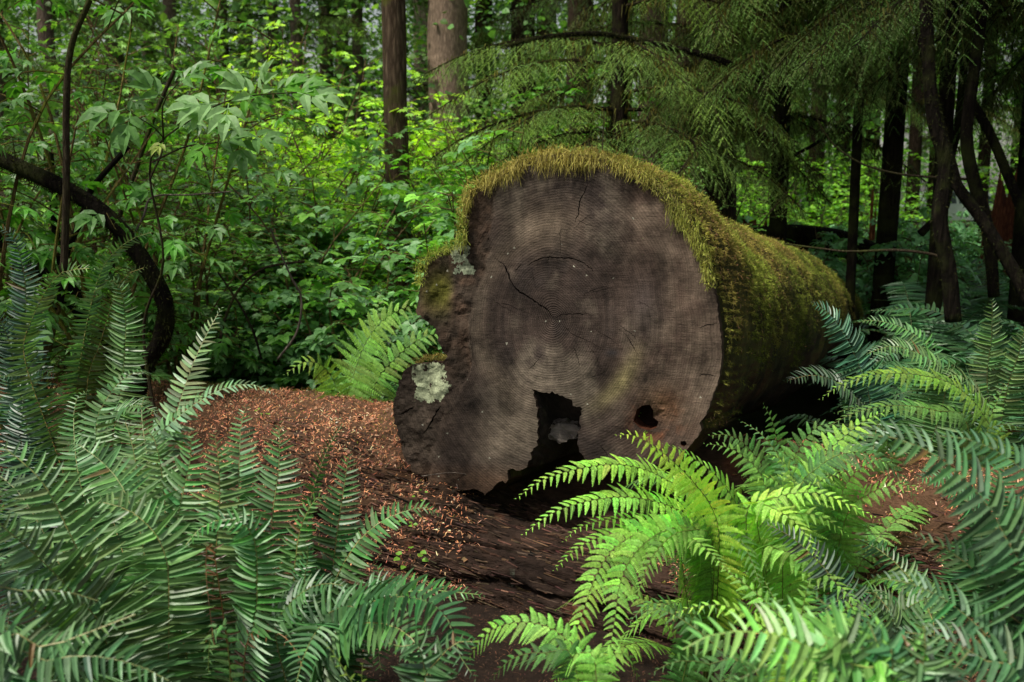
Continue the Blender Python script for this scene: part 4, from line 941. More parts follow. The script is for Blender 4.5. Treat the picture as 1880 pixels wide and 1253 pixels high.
dsp = .05 * fbm(Pq * 1.6, 103, 3) + .028 * ridge + .05 * fine + .06 * fbm(Pq * 5, 153, 4) + .05 * np.abs(fbm(Pq * 22, 157, 4)) - .05 * crk * np.clip((aa - .25) * 3, 0, 1) + .02 * fbm(Pq * 14, 105, 3)
und = np.clip((Pq[..., 0] + .32) / .3, 0, 1) * np.clip((1.7 - Pq[..., 0]) / .4, 0, 1) * np.clip((1.22 - ang[None]) / .5, 0, 1)
und = und * np.clip((ang[None] + .12) / .3, 0, 1); dsp = dsp - .36 * und
Pq = Pq + dir2[None] * dsp[..., None]
i = np.arange(n1 - 1)[:, None] * n2; j = np.arange(n2 - 1)[None]; F = np.stack([i + j, i + j + 1, i + n2 + j + 1, i + n2 + j], -1).reshape(-1, 4)
V = Pq.reshape(-1, 3); fc = V[F].mean(1); fnl = norm(np.cross(V[F[:, 2]] - V[F[:, 0]], V[F[:, 3]] - V[F[:, 1]])); fnl *= np.sign(((fc - (A0 + ((fc - A0) @ AD)[:, None] * AD)) * fnl).sum(1))[:, None]
v1 = np.clip(vnoise(fc * np.array([2, 2, 7.]), 111) * 1.5 - .25, 0, 1)[:, None]
C = (1 - v1) * np.array([[.018, .011, .008]]) + v1 * np.array([[.085, .047, .032]])
crf = crk.reshape(-1)[F].mean(1)[:, None]; fnf = fine.reshape(-1)[F].mean(1)[:, None]; C = C * (1 - .6 * crf) * np.clip(1 + 1.8 * fnf, .4, 1.8)
rdm = np.clip(fbm(fc * 4, 113, 3) * 6 - .9, 0, 1)[:, None]; C = C * (1 - rdm) + np.array([[.16, .055, .025]]) * rdm
lc = np.clip(fbm(fc * 10, 115, 3) * 9 - 2.5, 0, .5)[:, None] * (fc[:, 2:3] < .05); C = C * (1 - lc) + np.array([[.16, .19, .14]]) * lc
angf = np.broadcast_to(ang[None], al.shape).reshape(-1)[F].mean(1); up = (np.clip((np.cos(angf) - .3) * 2 + 1.2 * fbm(fc * 6, 171, 3), 0, 1) * np.interp(fc[:, 0], [-.5, -.2, .9, 1.6], [1, .12, .12, 1]))[:, None]; C = C * (1 - up * .6) + np.array([[.16, .085, .045]]) * up * .6
a = Acc(); a.add(V - LLo, F, C)
low = thing('fallen_log', 'low reddish brown rotten log under the big log, strewn with orange needles', 'log', tuple(LLo))
link('trunk', a.mesh('trunk', [M_ROTLOG], True), low)
# splintered fibres standing proud of the decayed side
arr_ = np.linalg.norm(np.cross(V[F[:, 2]] - V[F[:, 0]], V[F[:, 3]] - V[F[:, 1]]), axis=1) * .5
wf = arr_ * np.clip((angf - .35) * 3, 0, 1) * (angf < 1.9) * (fc[:, 0] > -1.6) * (fc[:, 0] < 2.2) * (.15 + np.clip(fbm(fc * 5, 181, 3) * 5 + .4, 0, 1)); nfb = 9000; ix = RNG.choice(len(wf), nfb, p=wf / wf.sum())
FBV = np.array([(-.5, -.5, 0), (.5, -.42, 0), (.35, .4, .1), (-.3, .5, .05), (0, -.45, .5), (.02, .42, .45)]); FBF = [np.array([(0, 4, 5, 3), (4, 1, 2, 5)])]
dfb = norm(AD[None] + .10 * RNG.standard_normal((nfb, 3)) + np.array([[0, 0, -.12]]))
a = Acc(); a.scatter(FBV, FBF, frames(dfb, fnl[ix] + .3 * RNG.standard_normal((nfb, 3))), fc[ix] - LLo, np.stack([RNG.uniform(.003, .012, nfb), RNG.uniform(.02, .13, nfb), RNG.uniform(.003, .012, nfb)], 1), vary((.085, .048, .032), nfb, .55))
link('bark_fibres', a.mesh('bark_fibres', [M_ROTLOG]), low)
# litter and moss on it
ar = np.linalg.norm(np.cross(V[F[:, 2]] - V[F[:, 0]], V[F[:, 3]] - V[F[:, 1]]), axis=1) * .5
left = np.interp(fc[:, 0], [-3, -.55, -.25, .05, 1.0, 3], [-.15, -.15, .3, 1.2, .3, .1])
w = ar * np.clip((fnl[:, 2] - .22 - left + .5 * fbm(fc * 3, 117, 3)) * 3, 0, 1) * (fc[:, 1] < 7.0)
N_L = 80000; idx = RNG.choice(len(w), N_L, p=w / w.sum()); u1, u2 = RNG.random((2, N_L)); A_, B_, C_, D_ = [V[F[idx, k]] for k in range(4)]
pos = (A_ * (1 - u1)[:, None] + B_ * u1[:, None]) * (1 - u2)[:, None] + (D_ * (1 - u1)[:, None] + C_ * u1[:, None]) * u2[:, None]; nl2 = fnl[idx]
lum = np.clip(fbm(pos * 9, 119, 3) * 2 + .5, 0, 1); pos = pos + nl2 * (.002 + .03 * lum * RNG.random(N_L))[:, None]
mo_ = (fbm(pos * 3.5, 121, 3) + .10 * RNG.standard_normal(N_L)) > .09
a = Acc(); q = ~mo_; n = q.sum()
d = norm(np.cross(nl2[q], RNG.standard_normal((n, 3))) + .35 * RNG.standard_normal((n, 3))); cN = vary((.33, .135, .070), n, .34); br = RNG.random(n) < .12; cN[br] = vary((.5, .32, .18), br.sum(), .2); dk = RNG.random(n) < .3; cN[dk] *= .35
a.scatter(SV, SF, frames(d, nl2[q]), pos[q] - LLo, np.stack([RNG.uniform(.0016, .0045, n), RNG.uniform(.004, .030, n) , np.full(n, .02)], 1), np.clip(cN * (.9 + 2.0 * vnoise(pos[q] * 7, 155))[:, None], 0, .9))
nb_ = 900; sb = RNG.choice(np.where(q)[0], nb_); a.scatter(OV * np.array([1.6, 1, 1]), OF, frames(norm(np.cross(nl2[sb], RNG.standard_normal((nb_, 3)))), nl2[sb] + .3 * RNG.standard_normal((nb_, 3))), pos[sb] + nl2[sb] * .006 - LLo, RNG.uniform(.008, .028, nb_), vary((.22, .12, .07), nb_, .45))
link('needle_litter', a.mesh('needle_litter', [M_LITTER]), low)
a = Acc(); n = mo_.sum(); mcl = moss_cols(pos[mo_]) * np.array([[.8, .85, .8]])
moss(a, pos[mo_] - LLo, nl2[mo_], RNG.uniform(.006, .018, n), .0028, mcl, grav=.1, spread=.8)
link('moss', a.mesh('moss', [M_MOSS]), low)

# litter over the visible right-front floor
a = Acc(); n = 42000; x = RNG.uniform(-2.6, 2.9, n); y = RNG.uniform(1.5, 5.0, n); z = ground_h(x, y); lit_ = (.25 + 1.1 * vnoise(np.c_[x * 4, y * 4, 0 * x], 161))[:, None]

p = np.c_[x, y, z + .01 + .02 * RNG.random(n)]
a.scatter(SV, SF, frames(np.c_[RNG.standard_normal((n, 2)), .2 * RNG.standard_normal(n)], (0, 0, 1)), p, np.stack([RNG.uniform(.0012, .003, n), RNG.uniform(.006, .026, n), np.full(n, .02)], 1), vary((.13, .065, .038), n, .45) * lit_)
tag(link('needle_litter', a.mesh('needle_litter', [M_LITTER])), 'brown fallen needles and twigs scattered on the forest floor between the ferns', 'litter', kind='stuff')
# brown litter mound at the right, in front of the right end of the lower log
a = Acc(); nu, nv = 60, 30; U, Vv = np.meshgrid(np.linspace(-1, 1, nu), np.linspace(-1, 1, nv), indexing='ij')
ma = norm(np.array([.62, -.5, 0])); mb = np.array([-ma[1], ma[0], 0]); mc0 = np.array([1.75, 3.75, -.25])
hh = .42 * np.clip(1 - U**2, 0, 1) ** .5 * np.clip(1 - Vv**2, 0, 1) ** .5
Pm = mc0 + U[..., None] * ma * 1.15 + Vv[..., None] * mb * .5 + np.stack([0*U, 0*U, hh], -1); Pm[..., 2] += .16 * fbm(Pm * 4, 131, 3) + .05 * fbm(Pm * 16, 133, 3)
i = np.arange(nu - 1)[:, None] * nv; j = np.arange(nv - 1)[None]; F = np.stack([i + j, i + j + 1, i + nv + j + 1, i + nv + j], -1).reshape(-1, 4); V = Pm.reshape(-1, 3)
a.add(V, F, (.05, .028, .018)); n = 34000; idx = RNG.choice(len(F), n); u1, u2 = RNG.random((2, n)); A_, B_, C_, D_ = [V[F[idx, k]] for k in range(4)]
pos = (A_ * (1 - u1)[:, None] + B_ * u1[:, None]) * (1 - u2)[:, None] + (D_ * (1 - u1)[:, None] + C_ * u1[:, None]) * u2[:, None]
a.scatter(SV, SF, frames(norm(np.c_[RNG.standard_normal((n, 2)), .3 * RNG.standard_normal(n)]), (0, 0, 1)), pos + np.array([0, 0, .012]), np.stack([RNG.uniform(.0015, .0035, n), RNG.uniform(.006, .03, n), np.full(n, .02)], 1), vary((.27, .14, .075), n, .4) * (.3 + 1.6 * vnoise(pos * 7, 163))[:, None], 1)
tag(link('litter_mound', a.mesh('litter_mound', [M_GROUND, M_LITTER], False)), kind='structure')

# ------------------------------------------------------------------ shrubs
def shrub(seed, h, spread, nstem, ntwig, nleaf, TV, TF, size, cols, droop=.15, bare=.25):
    rng = np.random.default_rng(seed); st = Acc(); lf = Acc(); Pp = []; Dd = []; 
    for s in range(nstem):
        ang = rng.uniform(0, 2 * math.pi); r = spread * rng.uniform(.3, 1); hh = h * rng.uniform(.65, 1.05)
        e = np.array([math.cos(ang) * r, math.sin(ang) * r, hh])
        c = curve([(0, 0, -.1), e * np.array([.18, .18, .35]) + rng.normal(0, .04, 3), e * np.array([.5, .5, .72]) + rng.normal(0, .06, 3), e], 16)
        st.tube(c, np.linspace(.014, .004, 16) * (h / 2) ** .5, 5, (1, 1, 1))
        for q in range(ntwig):
            t = bare + (1 - bare) * (q + rng.random()) / ntwig; k = t * 15; k0 = int(min(k, 14)); b = c[k0] + (c[k0 + 1] - c[k0]) * (k - k0)
            az = rng.uniform(0, 2 * math.pi); L = spread * rng.uniform(.35, .75) * (1.15 - .5 * t)
            d = np.array([math.cos(az), math.sin(az), rng.uniform(.0, .5)])
            cc = curve([b, b + d * L * .5, b + d * L + np.array([0, 0, -droop * L - .1 * L])], 7)
            st.tube(cc, np.linspace(.0045, .0012, 7), 4, (1, 1, 1))
            for m in range(nleaf):
                tt = .15 + .85 * (m + .5) / nleaf; kk = tt * 6; k1 = int(min(kk, 5)); p = cc[k1] + (cc[k1 + 1] - cc[k1]) * (kk - k1)
                side = 1 if m % 2 else -1; dd = cc[k1 + 1] - cc[k1]; dd = dd / (np.linalg.norm(dd) + 1e-9)
                sd = np.array([-dd[1], dd[0], 0]) * side
                Dd.append(dd * .6 + sd * (.9 if m < nleaf - 1 else .1) + np.array([0, 0, rng.uniform(-.45, .1)])); Pp.append(p + sd * size * .12)
    Pp = np.array(Pp); Dd = norm(np.array(Dd)); n = len(Pp)
    Nn = np.array([0, 0, 1.0]) + .33 * rng.standard_normal((n, 3))
    ca = np.array(cols)[rng.integers(0, len(cols), n)] * (1 + .22 * rng.standard_normal((n, 1))); S = size * rng.uniform(.6, 1.2, n)
    lf.scatter(TV, TF, frames(Dd, Nn), Pp, S, np.clip(ca, .005, 1))
    return st, lf
def shrub_protos(n, seed, *a, **k):
    o = []
    for q in range(n):
        st, lf = shrub(seed + q, *a, **k); o.append((st.mesh('stem', [M_TWIG]), lf.mesh('foliage', [M_LEAF])))
    return o
GREEN = [(.055, .15, .025), (.045, .12, .03), (.075, .19, .03), (.04, .10, .035)]
YEL = [(.12, .28, .02), (.16, .33, .02), (.09, .23, .025)]
BLUE = [(.06, .14, .06), (.045, .115, .05), (.08, .17, .08)]
SH_M = shrub_protos(4, 200, 2.6, 1.3, 7, 15, 8, MV, MF, .085, GREEN)
SH_Y = shrub_protos(3, 230, 2.6, 1.3, 7, 15, 8, MV, MF, .085, YEL)
SH_T = shrub_protos(4, 260, 1.7, .8, 8, 12, 7, TV3, TF3, .10, GREEN + BLUE)
SH_E = shrub_protos(2, 290, 2.6, 1.3, 5, 8, 4, EV, EF, .16, [(.04, .13, .025), (.05, .12, .05)])
SH_H = shrub_protos(2, 330, 2.2, .7, 9, 12, 12, OV * np.array([1.5, 1, 1]), OF, .035, [(.09, .22, .04), (.12, .26, .05)], bare=.45)
SH_B = shrub_protos(3, 310, .8, .5, 8, 10, 9, TV3, TF3, .075, BLUE)
def put_shrub(kind, px, Y, top_py, label, group, name='shrub', tint=(1, 1, 1), cat='shrub', base_h=2.6, wide=1.0):
    x = GX(px, Y); z0 = G(x, Y); ztop = P(px, top_py, Y)[2]; h = ztop - z0; s = h / base_h
    root = thing(name, label, cat, (x, Y, z0), group, random.uniform(0, 6.28)); pr = random.choice(kind)
    for nm, me in zip(('stem', 'foliage'), pr):
        o = link(nm, me, root); sx = (s * .35 + .65) * wide; o.scale = (sx, sx, s); b = random.uniform(.8, 1.2)
        o.color = (tint[0] * b, tint[1] * b, tint[2] * b, 1)
    return root
g1 = 'leafy shrubs behind the log on the left'
for px, Y, ty in [(620, 7.0, 380), (730, 7.4, 430), (800, 7.2, 360), (560, 7.6, 330), (610, 8.4, 320), (830, 8.6, 260), (480, 7.8, 380), (540, 9, 270), (860, 9.2, 260)]:
    put_shrub(SH_T, px, Y, ty, 'blue-green three-leaved shrub in the thicket between the curved trunk and the big log', g1, tint=(2.9, 2.6, 2.2), base_h=1.7, wide=1.15)  # raised tint paints in the light falling on this thicket and some haze
g2 = 'sunlit yellow-green shrubs in the middle distance'
for px, Y, ty in [(540, 11.5, 120), (620, 12.5, 90), (680, 13, 150), (600, 10.5, 200), (790, 12.8, 230), (850, 12, 200), (740, 14, 200), (900, 13.5, 170), (480, 12.5, 140), (640, 10.6, 270), (820, 15, 230), (560, 15, 60)]:
    put_shrub(SH_Y, px, Y, ty, 'sunlit yellow-green maple shrub around the slim brown trunk in the middle distance', g2, tint=(3.0, 2.3, 2.6))  # yellow-green leaves with raised tint stand in for sunlight and haze
g3 = 'green maple shrubs in the left thicket'
for px, Y, ty in [(430, 8.5, 230), (340, 9, 180), (250, 8, 260), (160, 9.5, 150), (70, 8.5, 200), (380, 10.5, 120), (-20, 8, 120), (200, 11, 60), (300, 12, 40), (440, 13, 60), (100, 12, 40), (520, 9.2, 330), (380, 7.3, 420), (300, 6.9, 470), (120, 6.8, 400), (20, 6.6, 330)]:
    put_shrub(SH_M, px, Y, ty, 'shaded green maple shrub in the thicket behind the curved mossy trunk', g3, tint=(3.1, 2.4, 2.4))  # tint lifted so the leaf colour carries light and pale haze
g4 = 'green shrubs right behind the top of the big log'
for px, Y, ty in [(900, 9.5, 200), (960, 10.2, 160), (1040, 10.5, 170), (990, 8.2, 240), (930, 7.4, 310), (1080, 9.0, 240)]:
    put_shrub(SH_M, px, Y, ty, 'green shrub rising right behind the mossy top of the big log', g4, tint=(1.9, 2.1, 1.0))
g5 = 'low yellow-green shrubs between the dark trunks on the right'
for px, Y, ty in [(1620, 19, 300), (1900, 17, 260), (1560, 21, 230), (1480, 21, 220), (1380, 19, 250), (1300, 18, 250), (1950, 21, 200), (1840, 24, 300), (1660, 24, 290), (1250, 15, 290), (1450, 15, 318), (1500, 15.5, 315), (1400, 14.5, 345), (1340, 13.5, 340)]:
    put_shrub(SH_Y, px, Y, ty, 'low yellow-green shrub between the dark hemlock trunks right of the log', g5, tint=(1.9, 1.9, 2.0), base_h=2.6)  # bright leaf tint stands in for light the canopy blocks here
g6 = 'low dark leafy plants on the floor to the right'
for k in range(30):
    Y = rr.uniform(9.5, 20); px = rr.uniform(1380, 1950)
    put_shrub(SH_B, px, Y, 395 + rr.uniform(0, 40), 'low bluish leafy plant on the shaded floor beyond the right-hand ferns', g6, name='understory_plant', cat='plant', base_h=.8, tint=(2.3, 2.4, 2.1))  # tint raised to brighten the dim right background by colour
g7 = 'low leafy plants under the left shrubs'
for k in range(30):
    Y = rr.uniform(5.6, 8.5); px = rr.uniform(250, 800); x = GX(px, Y)
    if blocked(x, Y): continue
    put_shrub(SH_B, px, Y, 560 + rr.uniform(-40, 60), 'low blue-green leafy plant under the shrubs left of the big log', g7, name='understory_plant', cat='plant', base_h=.8, tint=(2.2, 2.1, 1.6))
# small sprigs near the log
put_shrub(SH_H, 1130, 7.6, 215, 'light huckleberry sprig peeking over the mossy top of the big log', None, name='huckleberry_bush', cat='shrub', base_h=2.2)
put_shrub(SH_H, 1310, 8.6, 330, 'huckleberry bush just beyond the right shoulder of the big log', None, name='huckleberry_bush', cat='shrub', base_h=2.2)
# elderberries at the top left, close to the camera
for k, (px, Y, ty, lb) in enumerate([(60, 5.6, -150, 'elder shrub at the upper left edge with large dark drooping leaflets'), (215, 6.0, -120, 'tall elder shrub with a thin vertical stem left of the curved trunk'), (-90, 5.2, -100, 'dark leafy elder at the far left edge'), (330, 6.6, -60, 'elder shrub with pale bluish leaflets beside the bright twig')]):
    put_shrub(SH_E, px, Y, ty, lb, None, name='elder_shrub', base_h=2.6, tint=(2.3, 2.2, 1.3))
# hero elder spray
root = thing('elder_spray', 'slender elder stem carrying pale green hand-like leaves over the thicket', 'shrub', (GX(330, 4.8), 4.8, G(-1.5, 4.8)))
RB0 = np.array(root.location); st = Acc(); lf = Acc()
main = curve([RB0, P(265, 640, 4.8), P(300, 480, 4.6), P(275, 300, 4.5), P(350, 220, 4.3), P(440, 180, 4.1), P(545, 170, 4.0)], 40)
st.tube(main - RB0, np.linspace(.011, .002, 40), 6, (1, 1, 1))
b1 = curve([P(275, 330, 4.5), P(300, 255, 4.4), P(230, 200, 4.3)], 10); b2 = curve([P(275, 300, 4.5), P(340, 270, 4.4), P(400, 262, 4.35), P(460, 250, 4.3)], 12); b3 = curve([P(300, 255, 4.4), P(300, 190, 4.3), P(330, 150, 4.3)], 8)
for b in (b1, b2, b3): st.tube(b - RB0, np.linspace(.005, .002, len(b)), 5, (1, 1, 1))
lv = [((545, 170), (640, 190), 4.0, .19, 0), ((530, 172), (600, 150), 4.05, .17, 1), ((470, 182), (415, 140), 4.05, .17, 0), ((440, 182), (505, 205), 4.1, .15, 1), ((480, 175), (490, 130), 4.1, .15, 0), ((400, 190), (300, 200), 4.15, .20, 0), ((420, 190), (415, 215), 4.1, .18, 0), ((395, 195), (340, 222), 4.2, .16, 0), ((500, 170), (560, 145), 4.1, .17, 1), ((350, 225), (430, 170), 4.3, .15, 0),
      ((230, 200), (170, 215), 4.3, .20, 2), ((240, 205), (230, 250), 4.3, .18, 2), ((330, 150), (380, 120), 4.3, .17, 2), ((300, 180), (250, 140), 4.3, .17, 2), ((460, 250), (520, 262), 4.3, .17, 2), ((440, 250), (445, 300), 4.3, .18, 2), ((380, 262), (350, 300), 4.3, .14, 1), ((300, 262), (280, 280), 4.3, .08, 3), ((400, 262), (480, 240), 4.3, .16, 2)]
CL = {0: (.24, .42, .16), 1: (.10, .30, .02), 2: (.11, .25, .06), 3: (.30, .38, .08)}
for (a_, b_, Y, s, c) in lv:
    p0 = P(*a_, Y); p1 = P(*b_, Y - .05); d = norm(p1 - p0)[None]
    lf.scatter(EV, EF, frames(d, np.array([[random.uniform(-.2, .2), -.75, .75]])), (p0 - RB0)[None], np.array([s * 1.05]), np.array([CL[c]]))
link('stem', st.mesh('stem', [M_TWIG]), root); link('foliage', lf.mesh('foliage', [M_LEAF]), root)

# ------------------------------------------------------------------ conifers
def bough(seed, L=2.0, mossn=260, cols=((.050, .085, .028), (.065, .105, .032), (.085, .13, .035))):
    rng = np.random.default_rng(seed); wd = Acc(); nd = Acc(); ms = Acc()
    c = curve([(0, 0, 0), (rng.normal(0, .05), L * .35, .06), (rng.normal(0, .1), L * .7, -.10), (rng.normal(0, .15), L, -.42)], 30)
    wd.tube(c, np.linspace(.020, .003, 30), 5, (1, 1, 1)); tips = []; dirs = []
    Tt, Ss, Nn = spine_frame(c, (0, 0, 1)); P0 = []; D0 = []; C0_ = []
    for q in range(54):
        t = .10 + .9 * (q + rng.random()) / 54; k = int(t * 29); sg = 1 if q % 2 else -1
        l = L * .31 * math.sin(math.pi * (t * .85 + .12)) * rng.uniform(.3, 1.2)
        d = sg * Ss[k] * rng.uniform(.5, .95) + Tt[k] * .6 + np.array([0, 0, rng.uniform(-.8, .1)]); d = d / np.linalg.norm(d)
        cc = curve([c[k], c[k] + d * l * .5, c[k] + d * l + np.array([0, 0, -.30 * l])], 8); wd.tube(cc, np.linspace(.005, .001, 8), 3, (1, 1, 1), cap=False)
        T2, S2, N2 = spine_frame(cc, (0, 0, 1)); m = max(4, int(l / .035))
        shade = rng.integers(0, len(cols))
        for r in range(m):
            tt = .08 + .92 * (r + .5) / m; kk = int(tt * 7); s2 = 1 if r % 2 else -1; l2 = l * .36 * (1.1 - tt) + .03
            dd = s2 * S2[kk] * .75 + T2[kk] * .7 + np.array([0, 0, rng.uniform(-.5, 0)]); dd = dd / np.linalg.norm(dd)
            p = cc[0] + (cc[-1] - cc[0]) * tt if False else cc[kk]
            nn = max(3, int(l2 / .0075)); f = (np.arange(nn) + .5) / nn
            for s3 in (-1, 1):
                sd = np.cross(dd, [0, 0, 1.0]); sd = sd / (np.linalg.norm(sd) + 1e-6) * s3
                P0.append(p + dd * (l2 * f)[:, None] + np.array([0, 0, -1]) * (.25 * l2 * f**2)[:, None]); D0.append(np.tile(sd + dd * .7 + np.array([0, 0, -.15]), (nn, 1)))
                C0_.append(np.tile(np.array(cols[shade]) * (1 + .35 * tt), (nn, 1)))
    P0 = np.vstack(P0); D0 = np.vstack(D0) + .25 * rng.standard_normal((len(P0), 3)); C0_ = np.vstack(C0_); n = len(P0)
    nd.scatter(np.array([(-.5, 0, 0), (.5, 0, 0), (.45, .7, 0), (0, 1, 0), (-.45, .7, 0)]), [np.array([(0, 1, 2, 3, 4)])], frames(D0, np.array([0, 0, 1.0]) + .5 * rng.standard_normal((n, 3))), P0,
               np.stack([rng.uniform(.0022, .0038, n), rng.uniform(.009, .018, n), np.ones(n)], 1), np.clip(C0_ * (1 + .2 * rng.standard_normal((n, 1))), .004, 1))
    # hanging moss
    n = mossn; k = rng.integers(1, 27, n); p = c[k] + .03 * rng.standard_normal((n, 3)); l = rng.uniform(.04, .22, n) * (1 - k / 45)
    ms.scatter(TVs, TFs, frames(np.array([0, 0, -1.0]) + .14 * rng.standard_normal((n, 3)), rng.standard_normal((n, 3))), p, np.stack([rng.uniform(.004, .012, n), l, l], 1), vary((.05, .045, .014), n, .3, rng))
    a = Acc(); 
    for src, mi in ((wd, 0), (nd, 1), (ms, 2)):
        for v in src.V: a.V.append(v)
        for f_, c_, in zip(src.F, src.C): a.F.append(f_ + a.n); a.C.append(c_); a.M.append(np.full(len(f_), mi))
        a.n += src.n
    return a.mesh('branch', [M_BARKD, M_NEEDLE, M_MOSS])
BG = [bough(400 + k) for k in range(5)]
BO = [bough(420 + k, mossn=420, cols=((.055, .105, .028), (.05, .088, .024), (.055, .07, .024))) for k in range(4)]
def trunk_mesh(h, r, mat, seed=0, lean=(0, 0), flare=.35, seg=16, bend=0):
    z = np.r_[-.3, 0, .15, .4, np.linspace(.8, h, 26)]; rr_ = np.interp(z, [-.3, 0, .5, h], [r * (1 + flare * 1.3), r * (1 + flare), r, r * .45])
    c = np.stack([lean[0] * z + bend * np.sin(z * .6 + seed), lean[1] * z, z], 1); a = Acc(); a.tube(c, rr_, seg, (1, 1, 1), wob=.16, seed=seed, up=(0, 1, .01))
    return a.mesh('trunk', [mat], True)
def conifer(px, Y, r, h, label, group=None, name='hemlock_tree', mat=None, br=(), tint=(1, 1, 1), lean=(0, 0), protos=None, btint=(1, 1, 1), bend=0.0, seed=0):
    x = GX(px, Y); root = thing(name, label, 'tree', (x, Y, G(x, Y)), group)
    o = link('trunk', trunk_mesh(h, r, mat or M_BARK, seed or int(px), lean, bend=bend), root); o.color = (*tint, 1)
    for (z, az, s, tilt) in br:
        b = link('branch', random.choice(protos or BG), root); b.location = (lean[0] * z, lean[1] * z, z); b.rotation_euler = (R(tilt), R(random.uniform(-10, 10)), R(az - 90)); b.scale = (s, s, s)
        q = random.uniform(.75, 1.25); b.color = (btint[0] * q, btint[1] * q, btint[2] * q, 1)
    return root
def whorl(z0, z1, n, s0, s1, azr=(0, 360), tilt=(-12, 8)):
    o = []
    for k in range(n):
        f = (k + .5) / n; o.append((z0 + (z1 - z0) * f, random.uniform(*azr), s0 + (s1 - s0) * f * random.uniform(.8, 1.2) if n else s0, random.uniform(*tilt)))
    return o
# hero trunk
conifer(737, 9.4, .122, 16, 'slim straight brown trunk rising left of the big log among sunlit shrubs', mat=M_BARK, tint=(1.7, 1.55, 1.4), seed=3, name='fir_tree', br=whorl(5.5, 14, 22, .9, .6), lean=(-.008, 0))
conifer(828, 25, .52, 30, 'broad pale trunk in the distance just right of the slim brown trunk', mat=M_BARKP, name='fir_tree', br=whorl(10, 26, 26, 1.7, 1.0), tint=(1.8, 1.6, 1.4))
conifer(783, 36, .40, 30, 'pale grey distant trunk squeezed between the slim and the broad trunk', mat=M_BARKP, name='fir_tree', tint=(2.2, 2.1, 2.1), br=whorl(14, 28, 14, 1.8, 1.2))
gT = 'faint distant trunks in the upper left forest'
for px, Y, r in [(612, 30, .22), (560, 26, .16), (520, 32, .2), (668, 28, .17), (430, 30, .2), (340, 26, .18), (240, 28, .25), (120, 24, .2), (30, 26, .25), (-60, 22, .2), (640, 38, .3), (470, 40, .35), (300, 38, .3), (180, 36, .3)]:
    conifer(px, Y, r, 26, 'faint distant conifer trunk in the hazy forest behind the left thicket', gT, mat=M_BARKP, br=whorl(3.0, 22, 16, 1.9, 1.1), tint=(1.1, 1.0, .95), btint=(1.6, 1.8, 1.4))  # pale bark and brighter branches paint in the distance haze
# hemlock behind the log
hb = [(3.15, 178, .95, 3), (3.0, 196, .9, -4), (2.6, 185, 1.0, -6), (2.6, 215, .9, -6), (2.95, 10, 1.0, -4), (2.6, -10, 1.0, -8), (2.75, -40, .9, -5), (2.3, -25, .9, -8), (2.4, 205, .9, -10), (2.3, 240, .85, -6),
      (2.15, 265, .9, -4), (2.45, 285, .9, -6), (3.1, 270, .9, -4), (3.9, 0, .9, 0), (3.5, 320, .9, -4), (4.3, 330, .9, 0), (1.95, 300, .7, -6)]
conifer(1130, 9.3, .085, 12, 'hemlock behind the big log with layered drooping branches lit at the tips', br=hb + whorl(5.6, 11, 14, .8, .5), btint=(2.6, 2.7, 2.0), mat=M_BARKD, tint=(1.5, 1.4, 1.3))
conifer(1190, 13.5, .20, 20, 'mossy grey trunk behind the layered hemlock', mat=M_BARKP, tint=(.55, .5, .42), br=whorl(2.2, 18, 26, 1.1, .9), protos=BO)
conifer(1300, 11.0, .27, 20, 'thick shaded trunk above the right shoulder of the big log', mat=M_BARK, tint=(.65, .6, .55), br=[(3.2, 200, 1.2, -5), (3.0, 250, 1.2, -8), (2.6, 290, 1.1, -10), (2.7, 320, 1.2, -6), (3.3, 340, 1.2, -5), (2.3, 230, 1.0, -12), (3.6, 180, 1.2, 0)] + whorl(3.2, 14, 30, 1.3, .9), protos=BO, btint=(1.99, 2.09, 1.61))
conifer(1420, 9.5, .09, 11, 'dark slender hemlock with curtains of olive twigs hanging right of the log top', mat=M_BARKD, br=whorl(3.1, 5.5, 20, 1.0, 1.1, tilt=(-24, 0)) + whorl(5.5, 10, 16, 1.0, .6), protos=BO, btint=(2.10, 2.09, 1.61))
conifer(1556, 8.6, .045, 9, 'thin dark pole-like hemlock stem right of the big log', mat=M_BARKD, br=whorl(3.1, 5.5, 14, .9, 1.0, tilt=(-24, 0)), protos=BO, btint=(1.99, 2.09, 1.49))
conifer(1612, 9.6, .10, 16, 'dark leaning hemlock trunk on the right, thicker than its neighbours', mat=M_BARKD, lean=(.02, 0), br=whorl(3.2, 8, 24, 1.1, 1.1, tilt=(-24, 0)), protos=BO, btint=(1.68, 1.76, 1.38))
conifer(1703, 7.8, .065, 12, 'dark hemlock trunk right of the leaning one, wrapped in hanging moss', mat=M_BARKD, lean=(.004, 0), br=whorl(3.0, 6, 18, .8, 1.0, tilt=(-26, 0)), protos=BO, btint=(1.47, 1.54, 1.15), bend=.03)
conifer(1862, 8.8, .075, 14, 'dark trunk close to the right edge of the picture', mat=M_BARKD, br=whorl(3.0, 7, 20, 1.0, 1.1, tilt=(-26, 0)), protos=BO, btint=(1.26, 1.43, 1.15))
conifer(1960, 6.8, .12, 14, 'dark hemlock at the far right whose drooping branches enter the picture', mat=M_BARKD, br=whorl(2.9, 7, 20, 1.0, 1.1, tilt=(-26, 0), azr=(90, 270)), protos=BO, btint=(1.26, 1.43, 1.15))
gR = 'dark trunks deep in the forest on the right'
